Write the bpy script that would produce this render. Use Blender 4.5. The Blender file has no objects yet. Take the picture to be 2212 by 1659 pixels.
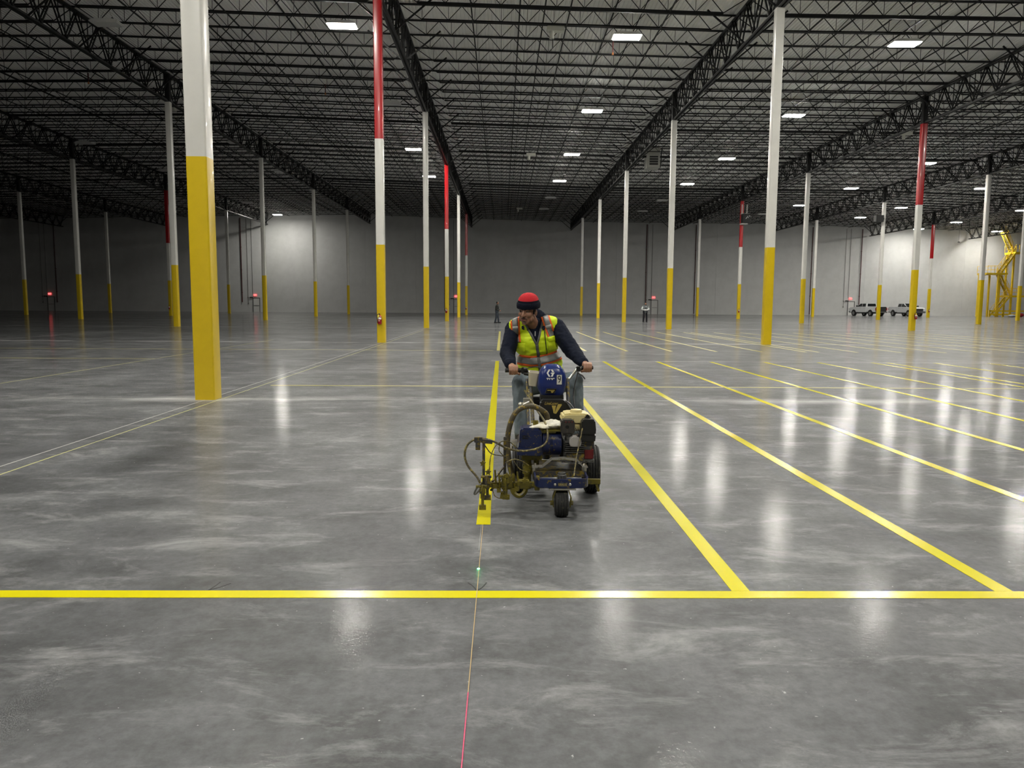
import bpy, bmesh, math, random
from mathutils import Vector, Matrix
from mathutils.bvhtree import BVHTree
PI = math.pi
random.seed(7)
S = bpy.context.scene
COL = S.collection

# ------------------------------------------------------------------ camera, world, exposure
CAM_H, FPX, PITCH, YAW, ROLL = 1.58, 1643.3, 0.1057, 0.0133, 0.0060
cam_d = bpy.data.cameras.new('camera')
cam = bpy.data.objects.new('camera', cam_d)
COL.objects.link(cam)
cam_d.sensor_fit = 'HORIZONTAL'
cam_d.sensor_width = 36.0
cam_d.lens = FPX * 36.0 / 2212.0
cam_d.clip_end = 500
_fw = Vector((math.sin(YAW) * math.cos(PITCH), math.cos(YAW) * math.cos(PITCH), -math.sin(PITCH)))
_rt = Vector((math.cos(YAW), -math.sin(YAW), 0))
_up = _rt.cross(_fw)
_r2 = _rt * math.cos(ROLL) + _up * math.sin(ROLL)
_u2 = _up * math.cos(ROLL) - _rt * math.sin(ROLL)
M = Matrix.Identity(4)
for i in range(3):
    M[i][0], M[i][1], M[i][2] = _r2[i], _u2[i], -_fw[i]
M[2][3] = CAM_H
cam.matrix_world = M
S.camera = cam

W = bpy.data.worlds.new('world')
S.world = W
W.use_nodes = True
W.node_tree.nodes['Background'].inputs[0].default_value = (0.02, 0.022, 0.025, 1)
W.node_tree.nodes['Background'].inputs[1].default_value = 0.3

S.view_settings.view_transform = 'Standard'
S.view_settings.look = 'None'
S.view_settings.gamma = 1.0
S.view_settings.use_curve_mapping = False
S.view_settings.exposure = 0.0
LAMP = 360.0          # radiance of a lit high bay lens

# ------------------------------------------------------------------ helpers
MATS = {}
def rgb(r, g, b):     # sRGB 0..255 -> linear
    f = lambda c: (c / 255 / 12.92) if c / 255 <= 0.04045 else ((c / 255 + 0.055) / 1.055) ** 2.4
    return (f(r), f(g), f(b), 1)

def mat(name, col, rough=0.5, metal=0.0, spec=0.5, noise=0.0, nscale=8.0, col2=None, bump=0.0, bscale=60.0, emit=None, estr=0.0, coat=0.0, rvar=0.0):
    if name in MATS:
        return MATS[name]
    m = bpy.data.materials.new(name)
    m.use_nodes = True
    nt = m.node_tree
    b = nt.nodes['Principled BSDF']
    b.inputs['Base Color'].default_value = col
    b.inputs['Roughness'].default_value = rough
    b.inputs['Metallic'].default_value = metal
    b.inputs['Specular IOR Level'].default_value = spec
    b.inputs['Coat Weight'].default_value = coat
    if emit:
        b.inputs['Emission Color'].default_value = emit
        b.inputs['Emission Strength'].default_value = estr
    tc = nt.nodes.new('ShaderNodeTexCoord')
    if noise > 0 or col2:
        n = nt.nodes.new('ShaderNodeTexNoise')
        n.inputs['Scale'].default_value = nscale
        n.inputs['Detail'].default_value = 6
        n.inputs['Roughness'].default_value = 0.65
        nt.links.new(tc.outputs['Object'], n.inputs['Vector'])
        r = nt.nodes.new('ShaderNodeValToRGB')
        c2 = col2 or (0, 0, 0, 1)
        k = noise if noise > 0 else 1.0
        mixc = tuple(col[i] * (1 - k) + c2[i] * k for i in range(3)) + (1,)
        r.color_ramp.elements[0].position = 0.42
        r.color_ramp.elements[1].position = 0.62
        r.color_ramp.elements[0].color = col
        r.color_ramp.elements[1].color = mixc
        nt.links.new(n.outputs['Fac'], r.inputs[0])
        nt.links.new(r.outputs[0], b.inputs['Base Color'])
        if rvar:
            mr = nt.nodes.new('ShaderNodeMapRange')
            mr.inputs[3].default_value = rough - rvar
            mr.inputs[4].default_value = rough + rvar
            nt.links.new(n.outputs['Fac'], mr.inputs[0])
            nt.links.new(mr.outputs[0], b.inputs['Roughness'])
    if bump > 0:
        n2 = nt.nodes.new('ShaderNodeTexNoise')
        n2.inputs['Scale'].default_value = bscale
        n2.inputs['Detail'].default_value = 3
        bp = nt.nodes.new('ShaderNodeBump')
        bp.inputs['Strength'].default_value = bump
        bp.inputs['Distance'].default_value = 0.02
        nt.links.new(tc.outputs['Object'], n2.inputs['Vector'])
        nt.links.new(n2.outputs['Fac'], bp.inputs['Height'])
        nt.links.new(bp.outputs[0], b.inputs['Normal'])
    MATS[name] = m
    return m

def tag(o, label=None, cat=None, group=None, kind=None):
    if label: o['label'] = label
    if cat: o['category'] = cat
    if group: o['group'] = group
    if kind: o['kind'] = kind
    return o

def empty(name, loc=(0, 0, 0), rz=0.0):
    o = bpy.data.objects.new(name, None)
    o.empty_display_size = 0.2
    o.location = loc
    o.rotation_euler = (0, 0, rz)
    COL.objects.link(o)
    return o

def obj(name, me, m=None, parent=None, loc=None, rot=None, scale=None):
    o = bpy.data.objects.new(name, me)
    COL.objects.link(o)
    if m is not None and me is not None and len(me.materials) == 0:
        me.materials.append(m)
    if parent is not None:
        o.parent = parent
    if loc is not None: o.location = loc
    if rot is not None: o.rotation_euler = rot
    if scale is not None: o.scale = scale
    return o

def frame_of(d):
    d = Vector(d).normalized()
    a = Vector((0, 0, 1)) if abs(d.z) < 0.95 else Vector((1, 0, 0))
    u = d.cross(a).normalized()
    return u, d.cross(u).normalized(), d

class MB:
    def __init__(s):
        s.v = []; s.f = []; s.mi = []; s.cur = 0
    def add(s, vs, fs):
        k = len(s.v)
        s.v += [tuple(p) for p in vs]
        s.f += [tuple(k + i for i in f) for f in fs]
        s.mi += [s.cur] * len(fs)
        return s
    def box(s, c, d, rot=None):
        x, y, z = d[0] / 2, d[1] / 2, d[2] / 2
        vs = [Vector((sx * x, sy * y, sz * z)) for sz in (-1, 1) for sy in (-1, 1) for sx in (-1, 1)]
        if rot is not None:
            R = rot if isinstance(rot, Matrix) else Matrix.Rotation(rot, 3, 'Z')
            vs = [R @ v for v in vs]
        C = Vector(c)
        return s.add([v + C for v in vs], [(0, 2, 3, 1), (4, 5, 7, 6), (0, 1, 5, 4), (2, 6, 7, 3), (0, 4, 6, 2), (1, 3, 7, 5)])
    def bx(s, x0, x1, y0, y1, z0, z1):
        return s.box(((x0 + x1) / 2, (y0 + y1) / 2, (z0 + z1) / 2), (x1 - x0, y1 - y0, z1 - z0))
    def bar(s, a, b, w, t=None, up=(0, 0, 1), caps=True):      # rectangular bar from a to b
        a, b = Vector(a), Vector(b)
        d = (b - a).normalized()
        up = Vector(up)
        if abs(d.dot(up)) > 0.98: up = Vector((0, 1, 0))
        u = d.cross(up).normalized(); n = u.cross(d)
        t = w if t is None else t
        u = u * (w / 2); n = n * (t / 2)
        vs = [a - u - n, a + u - n, a + u + n, a - u + n, b - u - n, b + u - n, b + u + n, b - u + n]
        fs = [(0, 1, 5, 4), (1, 2, 6, 5), (2, 3, 7, 6), (3, 0, 4, 7)]
        if caps: fs += [(3, 2, 1, 0), (4, 5, 6, 7)]
        return s.add(vs, fs)
    def cyl(s, a, b, r, r2=None, n=12, caps=True):
        a, b = Vector(a), Vector(b)
        r2 = r if r2 is None else r2
        u, w, d = frame_of(b - a)
        vs = []
        for i in range(n):
            q = u * math.cos(2 * PI * i / n) + w * math.sin(2 * PI * i / n)
            vs += [a + q * r, b + q * r2]
        fs = [(2 * i, 2 * i + 1, (2 * i + 3) % (2 * n), (2 * i + 2) % (2 * n)) for i in range(n)]
        if caps:
            fs += [tuple(2 * i for i in range(n)), tuple(2 * i + 1 for i in reversed(range(n)))]
        return s.add(vs, fs)
    def tube(s, pts, r, n=8, smooth=3, closed=False):
        P = [Vector(p) for p in pts]
        if smooth and len(P) > 2:
            Q = []
            L = len(P)
            rng = range(L if closed else L - 1)
            for i in rng:
                p0 = P[(i - 1) % L] if (closed or i > 0) else P[0]
                p1, p2 = P[i], P[(i + 1) % L]
                p3 = P[(i + 2) % L] if (closed or i + 2 < L) else P[-1]
                for k in range(smooth + 1):
                    t = k / (smooth + 1)
                    Q.append(0.5 * ((2 * p1) + (p2 - p0) * t + (2 * p0 - 5 * p1 + 4 * p2 - p3) * t * t + (3 * p1 - p0 - 3 * p2 + p3) * t ** 3))
            if not closed: Q.append(P[-1])
            P = Q
        L = len(P)
        rs = r if isinstance(r, (list, tuple)) else None
        vs = []; up = None
        for i, p in enumerate(P):
            d = (P[(i + 1) % L] - P[i - 1]) if (closed or 0 < i < L - 1) else (P[1] - P[0] if i == 0 else P[-1] - P[-2])
            d.normalize()
            if up is None:
                u, w, _ = frame_of(d)
            else:
                u = (up - d * up.dot(d)).normalized(); w = d.cross(u)
            up = u
            rr = r if rs is None else rs[0] + (rs[1] - rs[0]) * i / (L - 1)
            for k in range(n):
                q = 2 * PI * k / n
                vs.append(p + (u * math.cos(q) + w * math.sin(q)) * rr)
        fs = []
        for i in range(L if closed else L - 1):
            j = (i + 1) % L
            for k in range(n):
                fs.append((i * n + k, i * n + (k + 1) % n, j * n + (k + 1) % n, j * n + k))
        if not closed:
            fs += [tuple(reversed(range(n))), tuple((L - 1) * n + k for k in range(n))]
        return s.add(vs, fs)
    def lathe(s, prof, c=(0, 0, 0), axis=(0, 0, 1), n=24):     # prof: (r, h) list
        u, w, d = frame_of(axis)
        C = Vector(c); vs = []
        for r, h in prof:
            for k in range(n):
                q = 2 * PI * k / n
                vs.append(C + d * h + (u * math.cos(q) + w * math.sin(q)) * r)
        fs = []
        for i in range(len(prof) - 1):
            for k in range(n):
                fs.append((i * n + k, i * n + (k + 1) % n, (i + 1) * n + (k + 1) % n, (i + 1) * n + k))
        fs += [tuple(reversed(range(n))), tuple((len(prof) - 1) * n + k for k in range(n))]
        return s.add(vs, fs)
    def prism(s, poly, a, b, axis='y'):                        # polygon in the two other axes, extruded a..b
        def P(p, t):
            return {'y': (p[0], t, p[1]), 'x': (t, p[0], p[1]), 'z': (p[0], p[1], t)}[axis]
        n = len(poly)
        vs = [P(p, a) for p in poly] + [P(p, b) for p in poly]
        fs = [(i, (i + 1) % n, n + (i + 1) % n, n + i) for i in range(n)]
        fs += [tuple(reversed(range(n))), tuple(range(n, 2 * n))]
        return s.add(vs, fs)
    def ball(s, c, r, n=12, m=8):
        r = (r, r, r) if not isinstance(r, (tuple, list)) else r
        vs = []; fs = []
        for i in range(1, m):
            t = PI * i / m
            for k in range(n):
                q = 2 * PI * k / n
                vs.append((c[0] + r[0] * math.sin(t) * math.cos(q), c[1] + r[1] * math.sin(t) * math.sin(q), c[2] + r[2] * math.cos(t)))
        for i in range(m - 2):
            for k in range(n):
                fs.append((i * n + k, (i + 1) * n + k, (i + 1) * n + (k + 1) % n, i * n + (k + 1) % n))
        top, bot = len(vs), len(vs) + 1
        vs += [(c[0], c[1], c[2] + r[2]), (c[0], c[1], c[2] - r[2])]
        for k in range(n):
            fs.append((top, k, (k + 1) % n))
            fs.append((bot, (m - 2) * n + (k + 1) % n, (m - 2) * n + k))
        return s.add(vs, fs)
    def mesh(s, name='mesh', smooth=False):
        me = bpy.data.meshes.new(name)
        me.from_pydata(s.v, [], s.f)
        me.update()
        bm = bmesh.new(); bm.from_mesh(me)
        bmesh.ops.recalc_face_normals(bm, faces=bm.faces)
        bm.to_mesh(me); bm.free()
        if smooth:
            me.polygons.foreach_set('use_smooth', [True] * len(me.polygons))
            me.set_sharp_from_angle(angle=math.radians(40))
        return me
    def build(s, name, m, parent=None, smooth=False, bevel=0.0, loc=None, rot=None):
        me = s.mesh(name, smooth and not bevel)
        if bevel:
            bm = bmesh.new(); bm.from_mesh(me)
            bmesh.ops.remove_doubles(bm, verts=bm.verts, dist=1e-5)
            es = [e for e in bm.edges if len(e.link_faces) == 2 and e.calc_face_angle(0) > 0.6]
            bmesh.ops.bevel(bm, geom=es, offset=bevel, segments=2, affect='EDGES', clamp_overlap=True)
            bm.to_mesh(me); bm.free()
            me.polygons.foreach_set('use_smooth', [True] * len(me.polygons))
            me.set_sharp_from_angle(angle=math.radians(35))
        return obj(name, me, m, parent, loc, rot)

def copy_tree(o, parent=None):
    c = o.copy(); COL.objects.link(c)
    if parent is not None: c.parent = parent
    for ch in o.children:
        copy_tree(ch, c)
    return c

def text_mesh(name, body, size, m, parent=None, loc=(0, 0, 0), rot=(PI / 2, 0, 0), extrude=0.001, shear=0.0, sx=1.0):
    cu = bpy.data.curves.new(name, 'FONT')
    cu.body = body; cu.size = size; cu.extrude = extrude
    cu.align_x = 'CENTER'; cu.align_y = 'CENTER'; cu.shear = shear
    t = bpy.data.objects.new(name, cu)
    me = bpy.data.meshes.new_from_object(t)
    bpy.data.objects.remove(t)
    o = obj(name, me, None, parent, loc, rot, (sx, 1, 1))
    me.materials.clear(); me.materials.append(m)
    return o

# the building's grid (columns), all in metres
BX = {'D': -52.07, 'C': -36.33, 'B': -20.48, 'A': -4.79, 'R': 10.57, 'S': 26.12, 'T': 41.71, 'U': 57.36, 'E': -67.7, 'V': 73.0}
COLY = [12.39 + 17.966 * j for j in range(6)]
WALL_Y = 120.2
XL, XR, YB = -92.0, 97.0, -26.0
_px = [-92, -67.7, -52.07, -36.33, -20.48, -4.79, 10.57, 26.12, 41.71, 57.36, 73, 97]
_pz = [12.4, 12.85, 13.15, 13.45, 13.67, 13.22, 12.86, 12.80, 12.78, 12.3, 11.95, 11.45]
def coltop(x):
    for i in range(len(_px) - 1):
        if x <= _px[i + 1]:
            t = (x - _px[i]) / (_px[i + 1] - _px[i])
            return _pz[i] + (_pz[i + 1] - _pz[i]) * t
    return _pz[-1]
JOIST_B, DECK = 1.22, 1.94     # above the column top
# ------------------------------------------------------------------ floor
def floor_material():
    m = bpy.data.materials.new('polished_concrete'); m.use_nodes = True
    nt = m.node_tree; N = nt.nodes; Lk = nt.links
    b = N['Principled BSDF']
    tc = N.new('ShaderNodeTexCoord')
    def noise(sc, det=5, rough=0.6, vec=None, dist=0.0):
        n = N.new('ShaderNodeTexNoise')
        n.inputs['Scale'].default_value = sc; n.inputs['Detail'].default_value = det
        n.inputs['Roughness'].default_value = rough; n.inputs['Distortion'].default_value = dist
        Lk.new(vec or tc.outputs['Object'], n.inputs['Vector'])
        return n.outputs['Fac']
    def ramp(fac, p0, c0, p1, c1):
        r = N.new('ShaderNodeValToRGB')
        r.color_ramp.elements[0].position = p0; r.color_ramp.elements[0].color = c0
        r.color_ramp.elements[1].position = p1; r.color_ramp.elements[1].color = c1
        Lk.new(fac, r.inputs[0]); return r.outputs[0]
    def mixc(a, c, fac, mode='MIX'):
        x = N.new('ShaderNodeMix'); x.data_type = 'RGBA'; x.blend_type = mode
        for sock, val in ((x.inputs[6], a), (x.inputs[7], c), (x.inputs[0], fac)):
            if hasattr(val, 'links') or hasattr(val, 'is_linked'): Lk.new(val, sock)
            else: sock.default_value = val
        return x.outputs[2]
    def math_(op, a, c=None, clamp=False):
        x = N.new('ShaderNodeMath'); x.operation = op; x.use_clamp = clamp
        for i, val in enumerate((a, c)):
            if val is None: continue
            if hasattr(val, 'is_linked'): Lk.new(val, x.inputs[i])
            else: x.inputs[i].default_value = val
        return x.outputs[0]
    big = ramp(noise(0.22, 4, 0.55, dist=0.4), 0.35, (0.092, 0.095, 0.099, 1), 0.68, (0.172, 0.177, 0.183, 1))
    mid = ramp(noise(1.3, 6, 0.7), 0.36, (0.45, 0.45, 0.45, 1), 0.66, (1.4, 1.4, 1.4, 1))
    fine = ramp(noise(16, 4, 0.75), 0.34, (0.74, 0.74, 0.74, 1), 0.66, (1.22, 1.22, 1.22, 1))
    c = mixc(big, mid, 0.7, 'MULTIPLY')
    c = mixc(c, fine, 0.7, 'MULTIPLY')
    # pale burnish swirls and scuffs, stretched
    mp = N.new('ShaderNodeMapping'); mp.inputs['Scale'].default_value = (0.6, 1.5, 1); mp.inputs['Rotation'].default_value = (0, 0, 0.25)
    Lk.new(tc.outputs['Object'], mp.inputs[0])
    sw = ramp(noise(1.9, 9, 0.74, mp.outputs[0], 0.5), 0.52, (0, 0, 0, 1), 0.70, (1, 1, 1, 1))
    c = mixc(c, (0.50, 0.505, 0.51, 1), math_('MULTIPLY', sw, 0.42))
    # small white flecks
    fl = ramp(noise(34, 2, 0.5), 0.735, (0, 0, 0, 1), 0.77, (1, 1, 1, 1))
    c = mixc(c, (0.6, 0.6, 0.6, 1), math_('MULTIPLY', fl, 0.6))
    # dust along the slab joints on the column lines
    sep = N.new('ShaderNodeSeparateXYZ'); Lk.new(tc.outputs['Object'], sep.inputs[0])
    yy = math_('DIVIDE', math_('SUBTRACT', sep.outputs[1], 12.39), 17.966)
    fr = math_('ABSOLUTE', math_('SUBTRACT', yy, math_('ROUND', yy)))
    dm = math_('SUBTRACT', 1.0, math_('MULTIPLY', fr, 17.966 / 0.45), True)
    dm = math_('MULTIPLY', dm, ramp(noise(0.6, 4, 0.6), 0.4, (0, 0, 0, 1), 0.6, (1, 1, 1, 1)))
    c = mixc(c, (0.55, 0.55, 0.55, 1), math_('MULTIPLY', dm, 0.85))
    Lk.new(c, b.inputs['Base Color'])
    b.inputs['Roughness'].default_value = 0.5
    b.inputs['Specular IOR Level'].default_value = 0.2
    rr = N.new('ShaderNodeMapRange'); rr.inputs[3].default_value = 0.05; rr.inputs[4].default_value = 0.11
    rr.inputs[1].default_value = 0.3; rr.inputs[2].default_value = 0.7
    Lk.new(noise(0.9, 6, 0.7), rr.inputs[0])
    Lk.new(rr.outputs[0], b.inputs['Coat Roughness'])
    b.inputs['Coat IOR'].default_value = 1.048
    cw = N.new('ShaderNodeMapRange'); cw.inputs[3].default_value = 0.4; cw.inputs[4].default_value = 1.0
    cw.inputs[1].default_value = 0.4; cw.inputs[2].default_value = 0.6
    Lk.new(noise(45, 4, 0.7), cw.inputs[0])
    Lk.new(cw.outputs[0], b.inputs['Coat Weight'])
    bp = N.new('ShaderNodeBump'); bp.inputs['Strength'].default_value = 0.075; bp.inputs['Distance'].default_value = 0.01
    Lk.new(noise(38, 3, 0.6), bp.inputs['Height'])
    bp2 = N.new('ShaderNodeBump'); bp2.inputs['Strength'].default_value = 0.02; bp2.inputs['Distance'].default_value = 0.05
    Lk.new(noise(2.2, 3, 0.5), bp2.inputs['Height']); Lk.new(bp.outputs[0], bp2.inputs['Normal'])
    Lk.new(bp2.outputs[0], b.inputs['Normal']); Lk.new(bp2.outputs[0], b.inputs['Coat Normal'])
    return m

fl = MB().bx(XL - 0.5, XR + 0.5, YB - 0.5, WALL_Y + 0.5, -0.3, 0.0).build('floor', floor_material())
tag(fl, 'polished grey concrete slab with pale burnish marks', kind='structure')
m_joint = mat('joint_filler', (0.52, 0.52, 0.5, 1), 0.6, noise=0.5, nscale=3, col2=(0.3, 0.3, 0.3, 1))
for x in (BX['C'], BX['B'], BX['A'], BX['R'], BX['S'], BX['T']):
    MB().bx(x - 0.007, x + 0.007, 1.0, WALL_Y, 0.0, 0.0012).build('joint', m_joint, fl)
for y in COLY:
    MB().bx(-80, 85, y - 0.006, y + 0.006, 0.0, 0.0012).build('joint', m_joint, fl)

# ------------------------------------------------------------------ walls
m_wall = mat('white_wall_paint', (0.53, 0.535, 0.53, 1), 0.7, noise=0.08, nscale=0.6, bump=0.05, bscale=5)
def wall(name, x0, x1, y0, y1, z0, z1):
    o = MB().bx(x0, x1, y0, y1, z0, z1).build(name, m_wall)
    return tag(o, kind='structure')
wf = wall('wall_far', XL - 0.4, XR + 0.4, WALL_Y + 0.12, WALL_Y + 0.5, -0.2, 16.2)
tag(wf, 'long white painted concrete wall behind the columns')
pm = MB().bx(-3.914, 3.914, 0.0, 0.12, 0.0, 15.6).mesh('panel')
pm.materials.append(m_wall)
for k in range(24):
    obj('panel', pm, None, wf, (XL + 4.0 + 7.84 * k, WALL_Y, 0.0))
wall('wall_left', XL - 0.4, XL, YB, WALL_Y + 0.5, -0.2, 15.6)
wall('wall_right', XR, XR + 0.4, YB, WALL_Y + 0.5, -0.2, 15.0)
wall('wall_back', XL - 0.4, XR + 0.4, YB - 0.4, YB, -0.2, 16.2)

# ------------------------------------------------------------------ ceiling: ribbed deck, joists, bridging
m_deck = mat('deck_paint', (0.92, 0.92, 0.89, 1), 0.6, noise=0.08, nscale=0.5)
m_black = mat('black_steel', (0.0045, 0.005, 0.005, 1), 0.6, noise=0.4, nscale=4, col2=(0.012, 0.012, 0.012, 1), spec=0.35)
vs, fs = [], []
prof = []
x = XL - 0.3
while x < XR + 0.3:
    for dx, dz in ((0.0, 0.0), (0.105, 0.0), (0.125, 0.04), (0.165, 0.04)):
        prof.append((x + dx, coltop(x) + DECK + dz))
    x += 0.185
for (px_, pz_) in prof:
    vs.append((px_, YB - 0.3, pz_)); vs.append((px_, WALL_Y + 0.3, pz_))
for i in range(len(prof) - 1):
    fs.append((2 * i, 2 * i + 2, 2 * i + 3, 2 * i + 1))
    # a second skin above gives the deck thickness
k = len(vs)
for (px_, pz_) in ((prof[0][0], 0), (BX['B'], 0), (prof[-1][0], 0)):
    zz = coltop(px_) + DECK + 0.25
    vs.append((px_, YB - 0.3, zz)); vs.append((px_, WALL_Y + 0.3, zz))
fs += [(k, k + 1, k + 3, k + 2), (k + 2, k + 3, k + 5, k + 4)]
me = bpy.data.meshes.new('ceiling'); me.from_pydata(vs, [], fs); me.update()
ceil = obj('ceiling', me, m_deck)
tag(ceil, 'pale ribbed steel roof deck on black open web joists', kind='structure')

SP = 17.966 / 9.0            # joist spacing
def joist_mb(L, heavy=False, dep=0.70):
    j = MB()
    e = 1.05
    j.bx(-L / 2, L / 2, -0.055, 0.055, dep - 0.055, dep)
    cb = 0.20 if heavy else 0.055
    j.bx(-L / 2 + e, L / 2 - e, -0.06, 0.06, 0.0, 0.055)
    if heavy: j.bx(-L / 2 + e, L / 2 - e, -0.05, 0.05, -0.09, 0.0)
    n = 11
    p = (L - 2 * e) / n
    r = 0.028
    for i in range(n):
        x0 = -L / 2 + e + p * i
        j.bar((x0, 0, 0.03), (x0 + p / 2, 0, dep - 0.03), r, caps=False)
        j.bar((x0 + p / 2, 0, dep - 0.03), (x0 + p, 0, 0.03), r, caps=False)
        j.bar((x0, 0.0, 0.03), (x0, 0, dep - 0.03), r * 0.7, caps=False)
    for s in (-1, 1):
        j.bar((s * (L / 2 - e), 0, 0.03), (s * (L / 2 - 0.05), 0, dep - 0.03), r * 1.2, caps=False)
    return j
rows = sorted(BX.values())
edges = [XL] + rows + [XR]
bays = [(edges[i], edges[i + 1]) for i in range(len(edges) - 1)]
jm, jh = {}, {}
spots = []
for bi, (xa, xb) in enumerate(bays):
    L = xb - xa - 0.02
    jm[bi] = joist_mb(L).mesh('joist'); jm[bi].materials.append(m_black)
    jh[bi] = joist_mb(L, True).mesh('joist'); jh[bi].materials.append(m_black)
    for k in range(0, 54):
        y = COLY[1] + SP * (k - 5)
        if y > WALL_Y - 0.35: break
        heavy = k - 5 in (2, 13, 18, 27)
        spots.append((xa, xb, bi, y, heavy))
def vis(sp):
    xc = (sp[0] + sp[1]) / 2
    nx = min(max(0.0, sp[0]), sp[1]) if sp[0] < 0 < sp[1] else min(abs(sp[0]), abs(sp[1]))
    inview = (nx < 0.66 * sp[3]) and sp[3] > 31.5
    return (0 if inview else 1, math.hypot(xc * 0.7, sp[3]))
spots.sort(key=vis)
rest = MB()
for n_, (xa, xb, bi, y, heavy) in enumerate(spots):
    za, zb = coltop(xa) + JOIST_B, coltop(xb) + JOIST_B
    ang = -math.atan2(zb - za, xb - xa)
    if n_ < 300:
        obj('joist', (jh if heavy else jm)[bi], None, ceil, ((xa + xb) / 2, y, (za + zb) / 2), (0, ang, 0))
    else:
        src = joist_mb(xb - xa - 0.02, heavy) if n_ == 300 or (xa, heavy) != last else src
        last = (xa, heavy)
        sl = (zb - za) / (xb - xa)
        rest.add([((xa + xb) / 2 + v[0], y + v[1], (za + zb) / 2 + v[2] + sl * v[0]) for v in src.v], src.f)
tag(rest.build('joist_field', m_black, ceil), 'remaining black joists beyond the nearer ones', kind='stuff')
# bridging lines running the length of the building
for (xa, xb) in bays[1:-1]:
    for q, zz in ((0.22, 0.03), (0.36, 0.66), (0.5, 0.03), (0.64, 0.66), (0.78, 0.03)):
        xx = xa + (xb - xa) * q
        zc = coltop(xx) + JOIST_B + zz
        MB().bx(xx - 0.03, xx + 0.03, 28.0, WALL_Y - 0.4, zc - 0.045, zc + 0.0).build('bridging', m_black, ceil)
    for q in (0.43, 0.71):      # sprinkler branch lines under the joists
        xx = xa + (xb - xa) * q
        zc = coltop(xx) + JOIST_B + 0.18
        MB().cyl((xx, 28.0, zc), (xx, WALL_Y - 0.5, zc), 0.03, n=6).build('sprinkler_pipe', m_black, ceil)
# two heavy cross mains below the joists
# ------------------------------------------------------------------ roof trusses on the column rows
def web_section(L=17.966):
    w = MB()
    n = 9
    p = L / n
    hb, ht = 0.10, 1.62
    for i in range(n):
        y0 = p * i
        for s in (-0.07, 0.07):
            w.bar((s, y0, ht), (s, y0 + p / 2, hb), 0.05, 0.06, up=(1, 0, 0), caps=False)
            w.bar((s, y0 + p / 2, hb), (s, y0 + p, ht), 0.05, 0.06, up=(1, 0, 0), caps=False)
        w.bar((0, y0 + p / 2, hb), (0, y0 + p / 2, ht), 0.035, 0.035, up=(1, 0, 0), caps=False)
        w.bar((0, y0 + p * 0.25, 0.85), (0, y0 + p * 0.25, ht), 0.03, 0.03, up=(1, 0, 0), caps=False)
        w.bar((0, y0 + p * 0.75, 0.85), (0, y0 + p * 0.75, ht), 0.03, 0.03, up=(1, 0, 0), caps=False)
    return w
web_me = web_section().mesh('web'); web_me.materials.append(m_black)
m_steel2 = mat('black_chord_steel', (0.010, 0.011, 0.011, 1), 0.45, noise=0.4, nscale=2, col2=(0.025, 0.025, 0.025, 1))
br_me = {}
for s in (-1, 1):
    b_ = MB().bar((s * 0.1, 0, 0.05), (s * 1.75, 0, 1.40), 0.07, 0.05, up=(0, 1, 0))
    br_me[s] = b_.mesh('brace'); br_me[s].materials.append(m_black)
truss_label = {
 'E': 'black roof truss over the outermost dark row of columns, furthest left',
 'D': 'black roof truss in the dark, over the second row left of the large column',
 'C': 'black roof truss ending beside the lit wall patch at left',
 'B': 'black roof truss over the first column row left of the large yellow and white column',
 'A': 'black roof truss over the red topped column row left of the operator',
 'R': 'black roof truss over the white column row right of the operator',
 'S': 'black roof truss carried by the large red topped column at right',
 'T': 'black roof truss over the column with the black box, above the pickup trucks',
 'U': 'black roof truss over the red topped column beside the right pickup truck',
 'V': 'black roof truss over the yellow stair tower'}
for r, x in BX.items():
    z = coltop(x)
    t = empty('roof_truss', (x, 0, z))
    tag(t, truss_label[r], 'roof truss', 'trusses along the column rows')
    y0, y1 = COLY[0] - 17.966, WALL_Y - 0.25
    for nm, zc, h, m_ in (('bottom_chord', 0.07, 0.14, m_steel2), ('top_chord', 1.69, 0.14, m_steel2)):
        c = MB()
        for s in (-1, 1):
            c.bx(s * 0.085 - 0.055, s * 0.085 + 0.055, y0, y1, zc - h / 2, zc - h / 2 + 0.02)
            c.bx(s * 0.035 - 0.01, s * 0.035 + 0.01, y0, y1, zc - h / 2, zc + h / 2)
        c.build(nm, m_, t)
    for j in range(7):
        obj('web', web_me, None, t, (0, COLY[0] - 17.966 + 17.966 * j, 0))
    for k in range(0, 46, 2):
        yy = COLY[1] + SP * (k + 0.0)
        if yy > WALL_Y - 2: break
        if abs(x) > 0.75 * yy + 6: continue
        for s in (-1, 1):
            obj('brace', br_me[s], None, t, (0, yy, 0))

# ------------------------------------------------------------------ columns
m_yel = mat('column_yellow', (0.74, 0.525, 0.012, 1), 0.28, noise=0.06, nscale=3, coat=0.2)
m_wht = mat('column_white', (0.72, 0.71, 0.67, 1), 0.25, noise=0.05, nscale=2, coat=0.2)
m_red = mat('column_red', (0.42, 0.008, 0.012, 1), 0.25, noise=0.08, nscale=2, coat=0.2)
CW = 0.325
def seg(z0, z1, w, name):
    r = 0.03
    poly = []
    h = w / 2
    for (sx, sy, a0) in ((1, 1, 0), (-1, 1, 90), (-1, -1, 180), (1, -1, 270)):
        for k in range(4):
            a = math.radians(a0 + 30 * k)
            poly.append((sx * (h - r) + r * math.cos(a), sy * (h - r) + r * math.sin(a)))
    me = MB().prism(poly, z0, z1, 'z').mesh(name, True)
    return me
ZY, ZR = 3.83, 7.86
me_base = seg(0, ZY, CW, 'yellow_base'); me_base.materials.append(m_yel)
me_w_full = {}
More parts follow.
